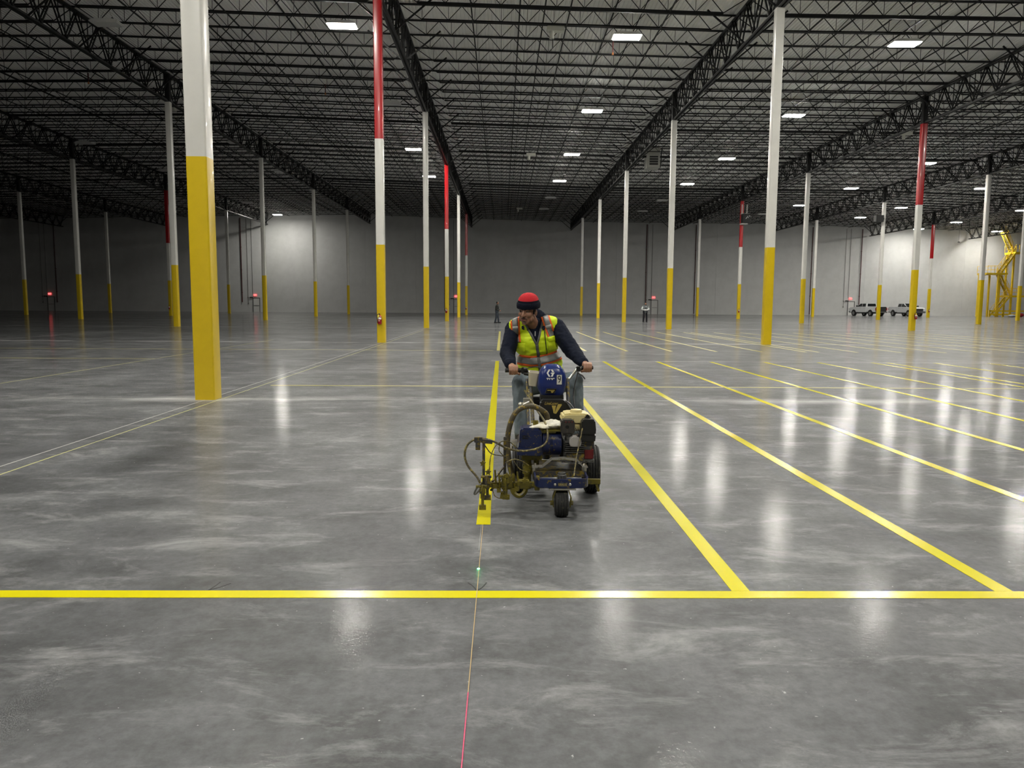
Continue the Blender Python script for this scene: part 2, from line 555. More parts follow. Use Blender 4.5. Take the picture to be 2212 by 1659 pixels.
def wmesh(z1, red):
    key = (round(z1, 2), red)
    if key not in me_w_full:
        a = seg(ZY, ZR if red else z1, CW, 'white_shaft'); a.materials.append(m_wht)
        b = None
        if red:
            b = seg(ZR, z1, CW, 'red_top'); b.materials.append(m_red)
        c = seg(z1, z1 + 1.7, CW * 0.92, 'black_cap'); c.materials.append(m_black)
        me_w_full[key] = (a, b, c)
    return me_w_full[key]
plate = MB().bx(-0.26, 0.26, -0.26, 0.26, 1.7, 1.74)
REDS = {('A', 1), ('A', 3), ('A', 5), ('S', 2), ('S', 4), ('U', 5), ('C', 4), ('S', 0), ('B', 1)}
clab = {
 ('A', 0): 'large yellow and white steel column standing nearest the camera',
 ('A', 1): 'red topped column with a fire extinguisher, first behind the large yellow column',
 ('A', 2): 'white and yellow column between two red topped columns left of the operator',
 ('A', 3): 'second red topped column left of the operator, with a small extinguisher',
 ('A', 4): 'slim white column just right of the second red topped column',
 ('A', 5): 'small dim red topped column close to the far wall left of the operator',
 ('R', 1): 'large white and yellow column right of the operator, its top at the frame edge',
 ('R', 2): 'second white column in the row right of the operator',
 ('R', 3): 'third white column in the row right of the operator, left of the man in grey',
 ('R', 4): 'fourth white column in the row right of the operator',
 ('R', 5): 'small dim column at the far wall, last of the row right of the operator',
 ('S', 2): 'large red topped column with an extinguisher in front of the right pickup truck',
 ('S', 3): 'white column just right of the large column that reaches the frame top',
 ('S', 4): 'red topped column with a black box mounted high on it',
 ('S', 5): 'thin far column left of the red topped column with the black box',
 ('T', 3): 'white and yellow column left of the yellow stair tower',
 ('T', 4): 'white column standing in front of the left pickup truck',
 ('T', 5): 'thin far column close behind the white column at the far wall, left of the trucks',
 ('U', 4): 'white column standing in front of the yellow stair tower at the right edge',
 ('U', 5): 'thin red topped column between the right pickup truck and the stair tower',
 ('B', 2): 'tall dim column directly left of the large yellow column',
 ('B', 3): 'white column at the left border of the bright wall patch',
 ('B', 4): 'column standing at the right border of the bright wall patch',
 ('B', 5): 'thin dim far column left of the first red topped column',
 ('C', 3): 'dim column third from the left edge of the dark side',
 ('C', 4): 'dark red topped column half hidden behind a taller dim column',
 ('C', 5): 'thin dark column just right of the large yellow column',
 ('D', 4): 'dim column furthest left in the dark side',
 ('D', 5): 'thin dark far column on the left between the exit sign and the large column'}
for (r, j), lab in clab.items():
    x, y = BX[r], COLY[j]
    z1 = coltop(x)
    red = (r, j) in REDS
    c = empty('steel_column', (x, y, 0))
    tag(c, lab, 'column', 'roof columns', 'thing')
    a, b, k_ = wmesh(z1, red)
    obj('yellow_base', me_base, None, c)
    obj('white_shaft', a, None, c)
    if b: obj('red_top', b, None, c)
    obj('black_cap', k_, None, c)

# ------------------------------------------------------------------ high bay lights
m_lens = mat('lit_lens', (0.9, 0.9, 0.9, 1), 0.4, emit=(1.0, 0.965, 0.88, 1), estr=LAMP)
m_lens_off = mat('unlit_lens', (0.62, 0.62, 0.6, 1), 0.4)
m_house = mat('fixture_white', (0.6, 0.6, 0.58, 1), 0.45)
LX, LY = 1.22, 0.66
hs = MB().prism([(-LX / 2 - 0.05, 0.0), (LX / 2 + 0.05, 0.0), (LX / 2 + 0.05, 0.05), (LX / 2 - 0.2, 0.13), (-LX / 2 + 0.2, 0.13), (-LX / 2 - 0.05, 0.05)], -LY / 2 - 0.05, LY / 2 + 0.05, 'y').mesh('housing')
hs.materials.append(m_house)
ln = MB().bx(-LX / 2, LX / 2, -LY / 2, LY / 2, -0.035, -0.002).mesh('lens'); ln.materials.append(m_lens)
lo = MB().bx(-LX / 2, LX / 2, -LY / 2, LY / 2, -0.035, -0.002).mesh('lens'); lo.materials.append(m_lens_off)
hg = MB()
for sx in (-0.4, 0.4):
    hg.cyl((sx, 0, 0.12), (sx * 0.3, 0, 0.55), 0.006, n=5)
hgm = hg.mesh('hanger'); hgm.materials.append(m_black)
def high_bay(x, y, lit, lab, grp):
    z = coltop(x) + JOIST_B - 0.34
    t = empty('high_bay_light', (x, y, z))
    tag(t, lab, 'ceiling light', grp)
    obj('housing', hs, None, t); obj('lens', ln if lit else lo, None, t); obj('hanger', hgm, None, t)
lanes = [('row left of the operator', -7.4, [36.5, 64.6, 78.1]), ('row over the operator', 5.7, [36.6, 50.2, 64.5, 78.2]),
         ('row right of the operator', 18.7, [36.7, 50.3, 65.0, 78.6]), ('row left of the trucks', 36.2, [66.1, 80.3, 94.2]),
         ('row above the trucks', 48.6, [78.2, 94.0, 104.6]), ('row by the stair tower', 62.6, [92.6, 106.0, 115.5])]
ords = ['first', 'second', 'third', 'fourth']
for nm, x, ys in lanes:
    for k, y in enumerate(ys):
        high_bay(x, y, True, f'glowing ceiling light, {ords[k]} from the camera in the {nm}', 'lit high bay lights')
high_bay(-33.25, 114.7, True, 'single glowing light above the bright patch on the far wall', 'lit high bay lights')
high_bay(74.5, 115.5, True, 'glowing light beside the top of the yellow stair tower', 'lit high bay lights')
for lab, x, y in [('lit ceiling light out of frame above the operator', 5.65, 22.8), ('lit ceiling light out of frame above the bay lines', 18.7, 22.8), ('lit ceiling light out of frame above the large yellow column', -7.4, 22.8),
                  ('lit ceiling light over the spot just ahead of the camera', 5.65, 9.0), ('lit ceiling light beside the camera to the left', -7.4, 9.0),
                  ('lit ceiling light behind the camera', 5.65, -5.0), ('lit ceiling light behind the camera on the left', -7.4, -5.0),
                  ('added unseen ceiling light right of the big white column', 33.5, 36.6), ('added unseen ceiling light at the right end of the bay lines', 33.5, 22.8), ('lit ceiling light out of frame right of the red topped column', 36.2, 51.5), ('lit ceiling light far left of the camera', -20.4, 9.0), ('lit ceiling light behind the camera far on the left', -20.4, -5.0)]:  # lamps right of white column and at bay line end: added for deck brightness
    high_bay(x, y, True, lab, 'lit high bay lights')
for lab, x, y in [('switched off ceiling light beyond the lit row over the operator', 5.6, 90.8), ('switched off ceiling light closest to the far wall over the operator aisle', 5.4, 101.4),
                  ('switched off ceiling light beyond the lit row right of the operator', 18.8, 91.3), ('switched off ceiling light near the far wall right of the operator', 18.4, 101.8),
                  ('switched off ceiling light just right of the first red topped column', -7.2, 50.2), ('dark ceiling light high in the top left corner', -18.6, 37.5),
                  ('dark ceiling light left of the large column, above a dim column', -34.1, 64.3), ('dark ceiling light right of the column beside the wall patch', -22.2, 78.1),
                  ('dark ceiling light right of the large column under the truss', -21.9, 64.4), ('unlit fixture left of the column beside the bright wall patch', -33.2, 101.2),
                  ('dark ceiling light behind the truss left of the bright wall patch', -33.2, 77.2), ('dark ceiling light between the bright wall patch columns', -22.0, 91.0),
                  ('unlit fixture at the far wall left of the trucks', 35.0, 104.1)]:
    high_bay(x, y, False, lab, 'switched off high bay lights')
# ------------------------------------------------------------------ painted floor lines and layout marks
m_line = mat('line_paint', (0.82, 0.74, 0.006, 1), 0.2, noise=0.10, nscale=5, col2=(0.66, 0.56, 0.01, 1), coat=0.3)
m_line_w = mat('worn_line_paint', (0.50, 0.45, 0.08, 1), 0.35, noise=0.4, nscale=6, col2=(0.4, 0.38, 0.2, 1))
m_chalk = mat('yellow_chalk', (0.62, 0.62, 0.22, 1), 0.7, noise=0.35, nscale=6, col2=(0.35, 0.35, 0.3, 1))
m_marker = mat('black_marker', (0.008, 0.008, 0.008, 1), 0.5)
def stripe(x0, x1, y0, y1, lab, m_=None, z=0.0022, name='floor_line'):
    b = MB()
    nx = max(1, int((x1 - x0) / 0.6)); ny = max(1, int((y1 - y0) / 0.6))
    lx = x1 - x0 > y1 - y0
    n = min(120, nx if lx else ny)
    P = []
    for i in range(n + 1):
        t = i / n
        w = lambda: random.uniform(-0.0018, 0.0018)
        if lx:
            xx = x0 + (x1 - x0) * t; P.append(((xx, y0 + w()), (xx, y1 + w())))
        else:
            yy = y0 + (y1 - y0) * t; P.append(((x0 + w(), yy), (x1 + w(), yy)))
    vs = []
    for a, c in P:
        vs += [(a[0], a[1], 0.0004), (a[0], a[1], z), (c[0], c[1], z), (c[0], c[1], 0.0004)]
    fs = []
    for i in range(n):
        k = 4 * i
        for q in range(3):
            fs.append((k + q, k + q + 1, k + 5 + q, k + 4 + q))
    fs += [(0, 1, 2, 3), (4 * n, 4 * n + 1, 4 * n + 2, 4 * n + 3)]
    b.add(vs, fs)
    o = b.build(name, m_ or m_line)
    return tag(o, lab, 'floor line', 'painted floor lines', 'thing')
HW = 0.05
stripe(-9.0, 12.0, 3.955, 4.055, 'long yellow floor line crossing the whole foreground')
Y0, Y1 = 4.055, 20.9
stripe(-0.18, -0.08, 5.32, 20.86, 'fresh yellow line being painted beside the striping machine', z=0.0026)
xs = [1.33, 2.80, 4.29, 5.77, 7.26, 8.74, 10.25, 10.68, 12.0, 13.5, 15.0, 16.5]
od = ['first', 'second', 'third', 'fourth', 'fifth', 'sixth', 'seventh', 'eighth', 'ninth', 'tenth', 'eleventh', 'twelfth']
for i, x in enumerate(xs):
    stripe(x - HW, x + HW, Y0 + 0.0005 * i, Y1, f'{od[i]} long yellow bay line to the right of the striping machine', z=0.0024)
stripe(-4.4, 34.0, 14.40, 14.50, 'thin yellow line crossing the bay lines behind the operator', m_line_w, z=0.0016)
for i, x in enumerate([-0.13, 2.8, 4.2, 5.7, 7.22, 8.74, 10.25, 10.68, 12.0, 13.5, 15.0, 16.5]):
    stripe(x - HW, x + HW, 25.5, 43.0, f'{od[i]} distant yellow bay line beyond the cross aisle, counted from the operator', m_line_w)
for i, x in enumerate([18.0, 19.5, 21.0, 22.5, 24.0]):
    stripe(x - HW, x + HW, 8.0 + i, 43.0, f'faint yellow bay line at the right edge, {od[i]} past the evenly spaced set', m_line_w)
stripe(-4.575, -4.560, 1.5, 44.0, 'thin yellow chalk line passing the foot of the large yellow column', m_chalk, 0.001, 'chalk_line')
stripe(-9.59, -9.57, 12.0, 32.0, 'thin pale chalk line on the floor left of the large column', m_chalk, 0.001, 'chalk_line')
stripe(-24.0, -9.57, 21.08, 21.15, 'faint yellow cross line at the left behind the large column', m_line_w, 0.001)
stripe(-24.0, -0.3, 25.42, 25.50, 'faint yellow cross line behind the operator on the left', m_line_w, 0.001)
stripe(-0.3, 17.0, 20.95, 21.0, 'faint pale line joining the ends of the bay lines', m_joint, 0.001, 'chalk_line')
# string and chalk guide line on the floor in front of the machine
m_string = mat('guide_string', (0.62, 0.45, 0.22, 1), 0.7, noise=0.3, nscale=20, col2=(0.75, 0.62, 0.4, 1))
m_pink = mat('pink_laser_string', (0.85, 0.10, 0.22, 1), 0.6, noise=0.3, nscale=40, col2=(0.95, 0.3, 0.42, 1))  # pink laser line put into the string's colour
g = empty('guide_string', (-0.132, 3.9, 0))
tag(g, 'thin guide string on the floor running towards the striping machine, coloured as a pink laser line at its near end', 'string')
MB().cyl((0, -0.95, 0.003), (0, 1.42, 0.003), 0.0022, n=6).build('tan_length', m_string, g)
MB().cyl((0, -2.3, 0.003), (0, -0.95, 0.003), 0.0026, n=6).build('pink_laser_length', m_pink, g)
tag(MB().bx(-0.1445, -0.1425, 4.75, 5.32, 0.0004, 0.0014).build('chalk_line', m_joint), 'second pale guide mark beside the string, ending at the fresh line', 'floor line', 'painted floor lines', 'thing')
# marker pen arrows
def pen(paths, loc, lab):
    b = MB()
    for p in paths:
        b.tube([(x, y, 0.0006) for x, y in p], 0.0045, n=5, smooth=3)
    for i, v in enumerate(b.v):
        b.v[i] = (v[0], v[1], max(0.0003, v[2] * 0.25 + 0.0004))
    o = b.build('layout_mark', m_marker, None, loc=loc)
    tag(o, lab, 'pen mark')
pen([[(-0.055, 0.115), (-0.025, 0.06), (-0.004, 0.0)], [(0.05, 0.115), (0.03, 0.05), (0.004, 0.0)]], (-0.132, 4.066, 0), 'black pen arrow on the floor where the guide string meets the long line')
pen([[(0.02, 0.12), (0.012, 0.05), (0.0, 0.0)], [(0.085, 0.10), (0.045, 0.04), (0.0, 0.0)]], (-1.61, 4.066, 0), 'black pen check mark on the floor at the left of the long line')
# green laser spot with its real little light
m_gdot = mat('laser_green', (0.2, 1, 0.4, 1), 0.5, emit=(0.12, 1.0, 0.35, 1), estr=18)
gd = empty('laser_spot', (-0.135, 4.40, 0))
tag(gd, 'bright green laser dot on the floor before the machine', 'laser dot')
MB().ball((0, 0, 0.004), (0.008, 0.008, 0.003)).build('dot', m_gdot, gd, True)
ld = bpy.data.lights.new('laser_glow', 'POINT'); ld.energy = 0.05; ld.color = (0.1, 1.0, 0.3); ld.shadow_soft_size = 0.01
lo_ = bpy.data.objects.new('laser_glow', ld); COL.objects.link(lo_); lo_.parent = gd; lo_.location = (0, 0, 0.035)
# stretch of painted-out scuffs on the concrete
m_scuff = mat('pale_scuff', (0.55, 0.55, 0.55, 1), 0.6, noise=0.5, nscale=30, col2=(0.3, 0.3, 0.3, 1))
# ------------------------------------------------------------------ far wall: doors, exit signs, pipes
m_doorp = mat('door_paint', (0.60, 0.60, 0.585, 1), 0.5)
m_frm = mat('door_frame_dark', (0.10, 0.10, 0.10, 1), 0.5)
m_exit = mat('exit_letters', (0.9, 0.05, 0.05, 1), 0.5, emit=(1.0, 0.06, 0.06, 1), estr=9)
m_exitb = mat('exit_face', (0.8, 0.25, 0.25, 1), 0.5, emit=(1.0, 0.10, 0.10, 1), estr=1.6)
m_dkred = mat('dark_red_pipe', (0.055, 0.006, 0.008, 1), 0.5)
m_cond = mat('grey_conduit', (0.17, 0.17, 0.165, 1), 0.5)
m_gear = mat('black_fitting', (0.012, 0.012, 0.012, 1), 0.5)
WY = WALL_Y
dn = ['in the dark left part', 'beside the bright wall patch', 'hidden among the columns left of the operator', 'behind the man in the grey shirt', 'behind the left pickup truck']
for k, x in enumerate((-70.3, -38.45, -7.1, 23.95, 55.1)):
    d = empty(f'door_{k + 1}', (x, WY, 0)); tag(d, f'pale steel exit door {dn[k]}', kind='structure')
    MB().bx(-0.47, 0.47, -0.05, 0.0, 0.01, 2.13).build('door_leaf', m_doorp, d)
    MB().bx(-0.56, -0.48, -0.09, 0.0, 0, 2.22).bx(0.48, 0.56, -0.09, 0.0, 0, 2.22).bx(-0.48, 0.48, -0.09, 0.0, 2.14, 2.22).build('door_frame', m_frm, d)
    MB().bx(-0.4, 0.4, -0.11, -0.06, 1.0, 1.06).build('push_bar', m_cond, d)
    s = empty('exit_sign', (x - 0.15, WY - 0.06, 2.62)); tag(s, f'glowing red exit sign over the door {dn[k]}', 'exit sign', 'exit signs')
    MB().bx(-0.24, 0.24, -0.06, 0.05, -0.15, 0.15).build('housing', m_exitb, s, bevel=0.02)
    text_mesh('lettering', 'EXIT', 0.21, m_exit, s, (0, -0.065, 0.0), (PI / 2, 0, 0), 0.004)
    e = empty('emergency_light', (x - 0.75, WY - 0.05, 2.25)); tag(e, f'black twin emergency lamps by the door {dn[k]}', 'emergency light', 'emergency lights')
    MB().bx(-0.12, 0.12, -0.06, 0.05, -0.05, 0.08).build('body', m_gear, e)
    for q in (-0.16, 0.16):
        MB().cyl((q, -0.14, 0.0), (q, 0.0, 0.03), 0.10, 0.07).build('lamp_head', m_gear, e)
    p = MB().cyl((0, 0, 2.75 if k else 2.7), (0, 0, coltop(x) + 1.1), 0.03, n=8)
    tag(p.build('conduit', m_cond, None, loc=(x - 0.52, WY - 0.045, 0)), f'grey conduit close to the door {dn[k]}', 'conduit', 'wall conduits')
    p = MB().cyl((0, 0, 1.3), (0, 0, coltop(x) + 1.1), 0.03, n=8).bx(-0.08, 0.08, -0.05, 0.03, 1.2, 1.42).bx(-0.08, 0.08, -0.05, 0.03, 2.15, 2.3)
    tag(p.build('conduit', m_cond, None, loc=(x - 1.25, WY - 0.045, 0)), f'grey conduit with switch boxes by the door {dn[k]}', 'conduit', 'wall conduits')
pn = [(-69.3, 'beside the dark left door', 1.3), (-40.6, 'left of the lit patch', 1.5), (-9.0, 'by the door left of the operator', 0.3), (22.5, 'behind the man in the grey shirt', 0.2), (30.2, 'left of the column with the black box', 0.1), (48.5, 'beside the thin column left of the trucks', 0.1), (56.3, 'above the left pickup truck', 0.3)]
for x, l, z0 in pn:
    z1 = coltop(x) + 1.1
    p = MB().cyl((0, 0, z0), (0, 0, z1), 0.065, n=10)
    for z in (3.0, 6.5, 10.0): p.bx(-0.1, 0.1, -0.02, 0.12, z - 0.03, z + 0.03)
    tag(p.build('riser_pipe', m_dkred, None, loc=(x, WY - 0.125, 0)), f'dark red riser pipe on the far wall {l}', 'pipe', 'wall riser pipes')

# ------------------------------------------------------------------ fire extinguishers on the columns
m_ext = mat('extinguisher_red', (0.30, 0.008, 0.012, 1), 0.25, coat=0.4)
m_lab1 = mat('label_white', (0.75, 0.74, 0.7, 1), 0.5); m_lab2 = mat('tag_yellow', (0.85, 0.75, 0.10, 1), 0.5)
def extinguisher(r, j, lab, dx=0.0):
    y = COLY[j] - CW / 2
    e = empty('fire_extinguisher', (BX[r] - 0.03 + dx, y - 0.10, 0.72)); tag(e, lab, 'extinguisher', 'column fire extinguishers')
    MB().lathe([(0.05, 0.0), (0.075, 0.012), (0.078, 0.03), (0.078, 0.30), (0.07, 0.335), (0.035, 0.365), (0.022, 0.37), (0.022, 0.39)], (0, 0, 0), (0, 0, 1), 20).build('cylinder', m_ext, e, True)
    MB().bx(-0.014, 0.014, -0.02, 0.02, 0.385, 0.42).bar((0, 0.0, 0.41), (0.0, -0.09, 0.44), 0.02, 0.008).bar((0, 0.0, 0.40), (0, -0.09, 0.405), 0.02, 0.008).build('valve', m_gear, e)
    MB().tube([(-0.02, -0.01, 0.40), (-0.075, -0.03, 0.40), (-0.105, -0.03, 0.30), (-0.095, -0.03, 0.18), (-0.08, -0.03, 0.05)], 0.012, 8).build('hose', m_gear, e, True)
    MB().bx(-0.02, 0.02, 0.04, 0.104, 0.28, 0.34).bx(-0.08, 0.08, 0.02, 0.104, 0.20, 0.22).build('wall_bracket', m_gear, e)
    def lbl(a0, a1, z0, z1, m_, nm):
        b = MB(); vs = []; n = 8
        for k in range(n + 1):
            a = math.radians(a0 + (a1 - a0) * k / n)
            vs += [(0.0795 * math.sin(a), -0.0795 * math.cos(a), z0), (0.0795 * math.sin(a), -0.0795 * math.cos(a), z1)]
        b.add(vs, [(2 * k, 2 * k + 2, 2 * k + 3, 2 * k + 1) for k in range(n)]).build(nm, m_, e)
    lbl(-60, 60, 0.20, 0.275, m_lab1, 'label'); lbl(-40, 20, 0.135, 0.155, m_lab1, 'label_strip')
    MB().box((-0.035, -0.083, 0.33), (0.075, 0.004, 0.10), Matrix.Rotation(0.2, 3, 'Y')).build('inspection_tag', m_lab2, e)
extinguisher('A', 1, 'red fire extinguisher with yellow tag on the first red topped column')
extinguisher('A', 3, 'small red fire extinguisher on the second red topped column')
extinguisher('A', 5, 'tiny fire extinguisher on the dim red topped column by the far wall')
extinguisher('S', 2, 'red fire extinguisher on the column in front of the right pickup truck', 0.12)
extinguisher('S', 4, 'small fire extinguisher on the column with the black box')
extinguisher('U', 5, 'small fire extinguisher beside the right pickup truck grille')
extinguisher('C', 4, 'dark fire extinguisher on the half hidden column at left')

# ------------------------------------------------------------------ ceiling and column equipment
m_unit = mat('heater_cream', (0.42, 0.42, 0.38, 1), 0.5)
hz = coltop(12.8) + 1.12
uh = empty('unit_heater', (12.75, 66.0, hz)); tag(uh, 'pale boxy unit heater with square outlet hanging from the roof', 'heater')
MB().bx(-0.55, 0.55, -0.1, 1.2, -0.9, 0.75).build('casing', m_unit, uh, bevel=0.02)
MB().bx(-0.5, 0.5, -0.22, -0.1, -0.82, 0.2).build('outlet_frame', m_unit, uh)
MB().bx(-0.36, 0.36, -0.24, -0.21, -0.68, 0.06).build('outlet', m_gear, uh)
for z in (-0.5, -0.3, -0.1):
    MB().bx(-0.36, 0.36, -0.25, -0.235, z - 0.02, z + 0.02).build('louver', m_unit, uh)
MB().tube([(0.62, 0.4, -0.8), (0.72, 0.4, -0.6), (0.74, 0.4, 0.3), (0.8, 0.4, 0.75)], 0.05, 8).build('gas_pipe', m_gear, uh, True)
MB().bx(-0.45, -0.41, 0.2, 0.24, 0.7, 0.8).bx(0.41, 0.45, 0.9, 0.94, 0.7, 0.8).build('hanger', m_gear, uh)
m_sens = mat('device_white', (0.62, 0.62, 0.55, 1), 0.5)
for lab, x, y, in [('pale ceiling device with a stub below, nearest over the operator aisle', 2.4, 36.6), ('pale ceiling device with a stub, between two lit lights over the operator', 2.38, 66.4), ('small pale ceiling device near the far wall over the operator', 2.23, 103.5),
                   ('pale ceiling device in the dark beside the tall dim column', -23.0, 54.5), ('pale ceiling device left of the large red topped column', 29.0, 56.0)]:
    z = coltop(x) + JOIST_B
    t = empty('ceiling_device', (x, y, z)); tag(t, lab, 'device', 'ceiling devices')
    MB().bx(-0.4, 0.4, -0.2, 0.2, -0.22, 0.0).build('box', m_sens, t, bevel=0.02)
    MB().cyl((-0.18, -0.05, -0.55), (-0.18, -0.05, -0.22), 0.11).build('stub', m_sens, t)
    MB().cyl((-0.12, 0, -0.95), (-0.12, 0, -0.5), 0.025).build('rod', m_gear, t)
for lab, x, y in [('red sprinkler drop below the first light over the operator', 5.3, 38.3), ('dark red sprinkler drop in the upper left dark area', -24.3, 46.5), ('dark red sprinkler drop left of the first red topped column', -10.7, 47.5)]:
    z = coltop(x) + JOIST_B
    t = empty('sprinkler_drop', (x, y, z)); tag(t, lab, 'sprinkler', 'sprinkler drops')
    MB().cyl((0, 0, -0.5), (0, 0, 0.0), 0.03).build('pipe', m_dkred, t)
    MB().cyl((0, 0, -0.62), (0, 0, -0.5), 0.06, 0.03).build('head', mat('brass', (0.5, 0.2, 0.08, 1), 0.3, 0.8), t)
sp = empty('speaker_box', (26.12 + 0.25, COLY[4] - CW / 2 - 0.42, 10.9)); tag(sp, 'square black box with a white mark high on a red topped column', 'box')
MB().bx(-0.42, 0.40, -0.38, 0.38, -0.52, 0.48).build('casing', m_gear, sp, bevel=0.03)
MB().bar((-0.12, -0.39, -0.10), (0.05, -0.39, 0.10), 0.05, 0.01, up=(0, 1, 0)).bar((0.22, -0.39, 0.22), (0.36, -0.39, 0.18), 0.06, 0.01, up=(0, 1, 0)).bar((0.05, -0.39, 0.20), (0.20, -0.39, 0.0), 0.03, 0.01, up=(0, 1, 0)).build('white_mark', m_whitem if False else mat('mark_white', (0.8, 0.8, 0.8, 1), 0.5), sp)
MB().bx(-0.5, 0.15, -0.25, 0.425, -0.66, -0.54).bx(-0.42, -0.34, 0.1, 0.2, 0.48, 1.5).bx(0.12, 0.2, 0.1, 0.2, 0.48, 1.5).bx(-0.45, 0.2, 0.05, 0.36, 0.47, 0.55).build('bracket', mat('bracket_grey', (0.5, 0.5, 0.47, 1), 0.5), sp)
b2 = empty('speaker_box', (41.05, COLY[4] - 0.3, 11.0)); tag(b2, 'small black box fixed to the column above the left pickup truck', 'box')
MB().bx(-0.42, 0.42, -0.3, 0.3, -0.36, 0.36).build('casing', m_gear, b2, bevel=0.02); MB().bx(0.4, 0.6, 0.0, 0.3, -0.1, 0.1).build('bracket', m_gear, b2)
hs_ = empty('hanging_sensor', (53.6, 90.0, 9.0)); tag(hs_, 'small black sensor hanging on a thin cable right of the large red column', 'sensor')
MB().lathe([(0.1, 0), (0.16, 0.02), (0.14, 0.08), (0.03, 0.12)], (0, 0, 0), (0, 0, 1), 12).build('body', m_gear, hs_); MB().cyl((0, 0, 0.1), (0, 0, coltop(53.6) + 1.93 - 9.0), 0.022, n=6).build('cable', m_cond, hs_)

# ------------------------------------------------------------------ pickup trucks
m_car = mat('car_white', (0.66, 0.67, 0.68, 1), 0.25, coat=0.6)
m_glass = mat('car_glass', (0.012, 0.014, 0.016, 1), 0.08)
m_tyre = mat('tyre', (0.012, 0.012, 0.012, 1), 0.8); m_rim = mat('alloy', (0.28, 0.28, 0.28, 1), 0.35, 0.7)
m_tail = mat('tail_light', (0.28, 0.01, 0.012, 1), 0.3); m_head = mat('head_light', (0.75, 0.77, 0.8, 1), 0.15)
m_chr = mat('bumper_chrome', (0.45, 0.45, 0.46, 1), 0.25, 0.9)
def pickup(lab, loc, ang):
    t = empty('pickup_truck', loc, ang); tag(t, lab, 'truck', 'parked pickup trucks')
    bd = MB()
    bd.prism([(-0.9, 0.55), (2.75, 0.55), (2.92, 0.75), (2.92, 1.12), (2.75, 1.25), (1.35, 1.36), (-0.9, 1.36)], -0.97, 0.97, 'y')
    for s in (-1, 1):
        bd.bx(-2.95, -0.9, s * 0.92 - 0.05, s * 0.92 + 0.05, 0.62, 1.38)
    bd.bx(-2.9, -0.9, -0.9, 0.9, 0.75, 0.85); bd.bx(-0.98, -0.9, -0.95, 0.95, 0.6, 1.38)
    body_ = bd.build('body', m_car, t, bevel=0.05)
    MB().bx(-3.0, -2.9, -0.86, 0.86, 0.66, 1.38).build('tailgate', mat('tailgate_black', (0.03, 0.03, 0.032, 1), 0.35), t, bevel=0.02)
    cab = MB()
    q = [(-0.92, 1.34), (-0.82, 1.90), (0.50, 1.95), (1.42, 1.34)]
    vs = []
    for (x, z), w in zip(q, (0.95, 0.80, 0.80, 0.95)):
        vs += [(x, -w, z), (x, w, z)]
    cab.add(vs, [(0, 2, 3, 1), (2, 4, 5, 3), (4, 6, 7, 5), (6, 0, 1, 7), (0, 6, 4, 2), (1, 3, 5, 7)])
    cab.build('cab', m_car, t, bevel=0.04)
    for s in (-1, 1):
        wy = lambda z: s * (0.95 - 0.15 * (z - 1.34) / 0.58 + 0.006)
        for (x0, x1, x2, x3) in ((-0.74, 0.02, 0.02, -0.68), (0.10, 1.18, 0.52, 0.10)):
            MB().add([(x0, wy(1.40), 1.40), (x1, wy(1.40), 1.40), (x2, wy(1.84), 1.84), (x3, wy(1.84), 1.84), (x0, wy(1.40) - s * 0.02, 1.40), (x1, wy(1.40) - s * 0.02, 1.40), (x2, wy(1.84) - s * 0.02, 1.84), (x3, wy(1.84) - s * 0.02, 1.84)], [(0, 1, 2, 3), (4, 5, 6, 7), (0, 1, 5, 4), (1, 2, 6, 5), (2, 3, 7, 6), (3, 0, 4, 7)]).build('side_window', m_glass, t)
        MB().bx(1.05, 1.2, s * 1.0 - 0.02 * s - 0.1, s * 1.0 + 0.12, 1.38, 1.58).build('mirror', m_gear, t, bevel=0.02)
        for x in (-0.55, 0.35):
            MB().bx(x, x + 0.16, s * 0.975 - 0.01, s * 0.975 + 0.01, 1.16, 1.20).build('door_handle', m_gear, t)
        for x in (-1.85, 1.85):
            MB().cyl((x, s * 0.80, 0.46), (x, s * 0.985, 0.46), 0.50, n=24).build('wheel_arch', m_gear, t)
            w_ = MB().lathe([(0.25, -0.12), (0.38, -0.14), (0.415, -0.10), (0.415, 0.10), (0.38, 0.14), (0.25, 0.12)], (x, s * 0.90, 0.415), (0, 1, 0), 28).build('wheel', m_tyre, t, True)
            MB().lathe([(0.04, -0.145), (0.25, -0.135), (0.26, 0.135), (0.04, 0.145)], (x, s * 0.90, 0.415), (0, 1, 0), 20).build('rim', m_rim, w_, True)
        MB().bx(-3.02, -2.92, s * 0.86, s * 0.98, 0.85, 1.25).build('tail_light', m_tail, t) if s > 0 else MB().bx(-3.02, -2.92, -0.98, -0.86, 0.85, 1.25).build('tail_light', m_tail, t)
        a, c = sorted((s * 0.62, s * 0.95))
        MB().bx(2.86, 2.95, a, c, 0.88, 1.12).build('head_light', m_head, t)
    MB().add([(-0.935, -0.72, 1.44), (-0.935, 0.72, 1.44), (-0.855, 0.66, 1.84), (-0.855, -0.66, 1.84), (-0.915, -0.72, 1.44), (-0.915, 0.72, 1.44), (-0.835, 0.66, 1.84), (-0.835, -0.66, 1.84)], [(0, 1, 2, 3), (4, 5, 6, 7), (0, 1, 5, 4), (1, 2, 6, 5), (2, 3, 7, 6), (3, 0, 4, 7)]).build('rear_window', m_glass, t)
    MB().add([(1.40, -0.84, 1.39), (1.40, 0.84, 1.39), (0.60, 0.72, 1.90), (0.60, -0.72, 1.90), (1.36, -0.84, 1.37), (1.36, 0.84, 1.37), (0.56, 0.72, 1.88), (0.56, -0.72, 1.88)], [(0, 1, 2, 3), (4, 5, 6, 7), (0, 1, 5, 4), (1, 2, 6, 5), (2, 3, 7, 6), (3, 0, 4, 7)]).build('windshield', m_glass, t)
    g = MB().bx(2.90, 2.96, -0.62, 0.62, 0.78, 1.14).build('grille', m_gear, t)
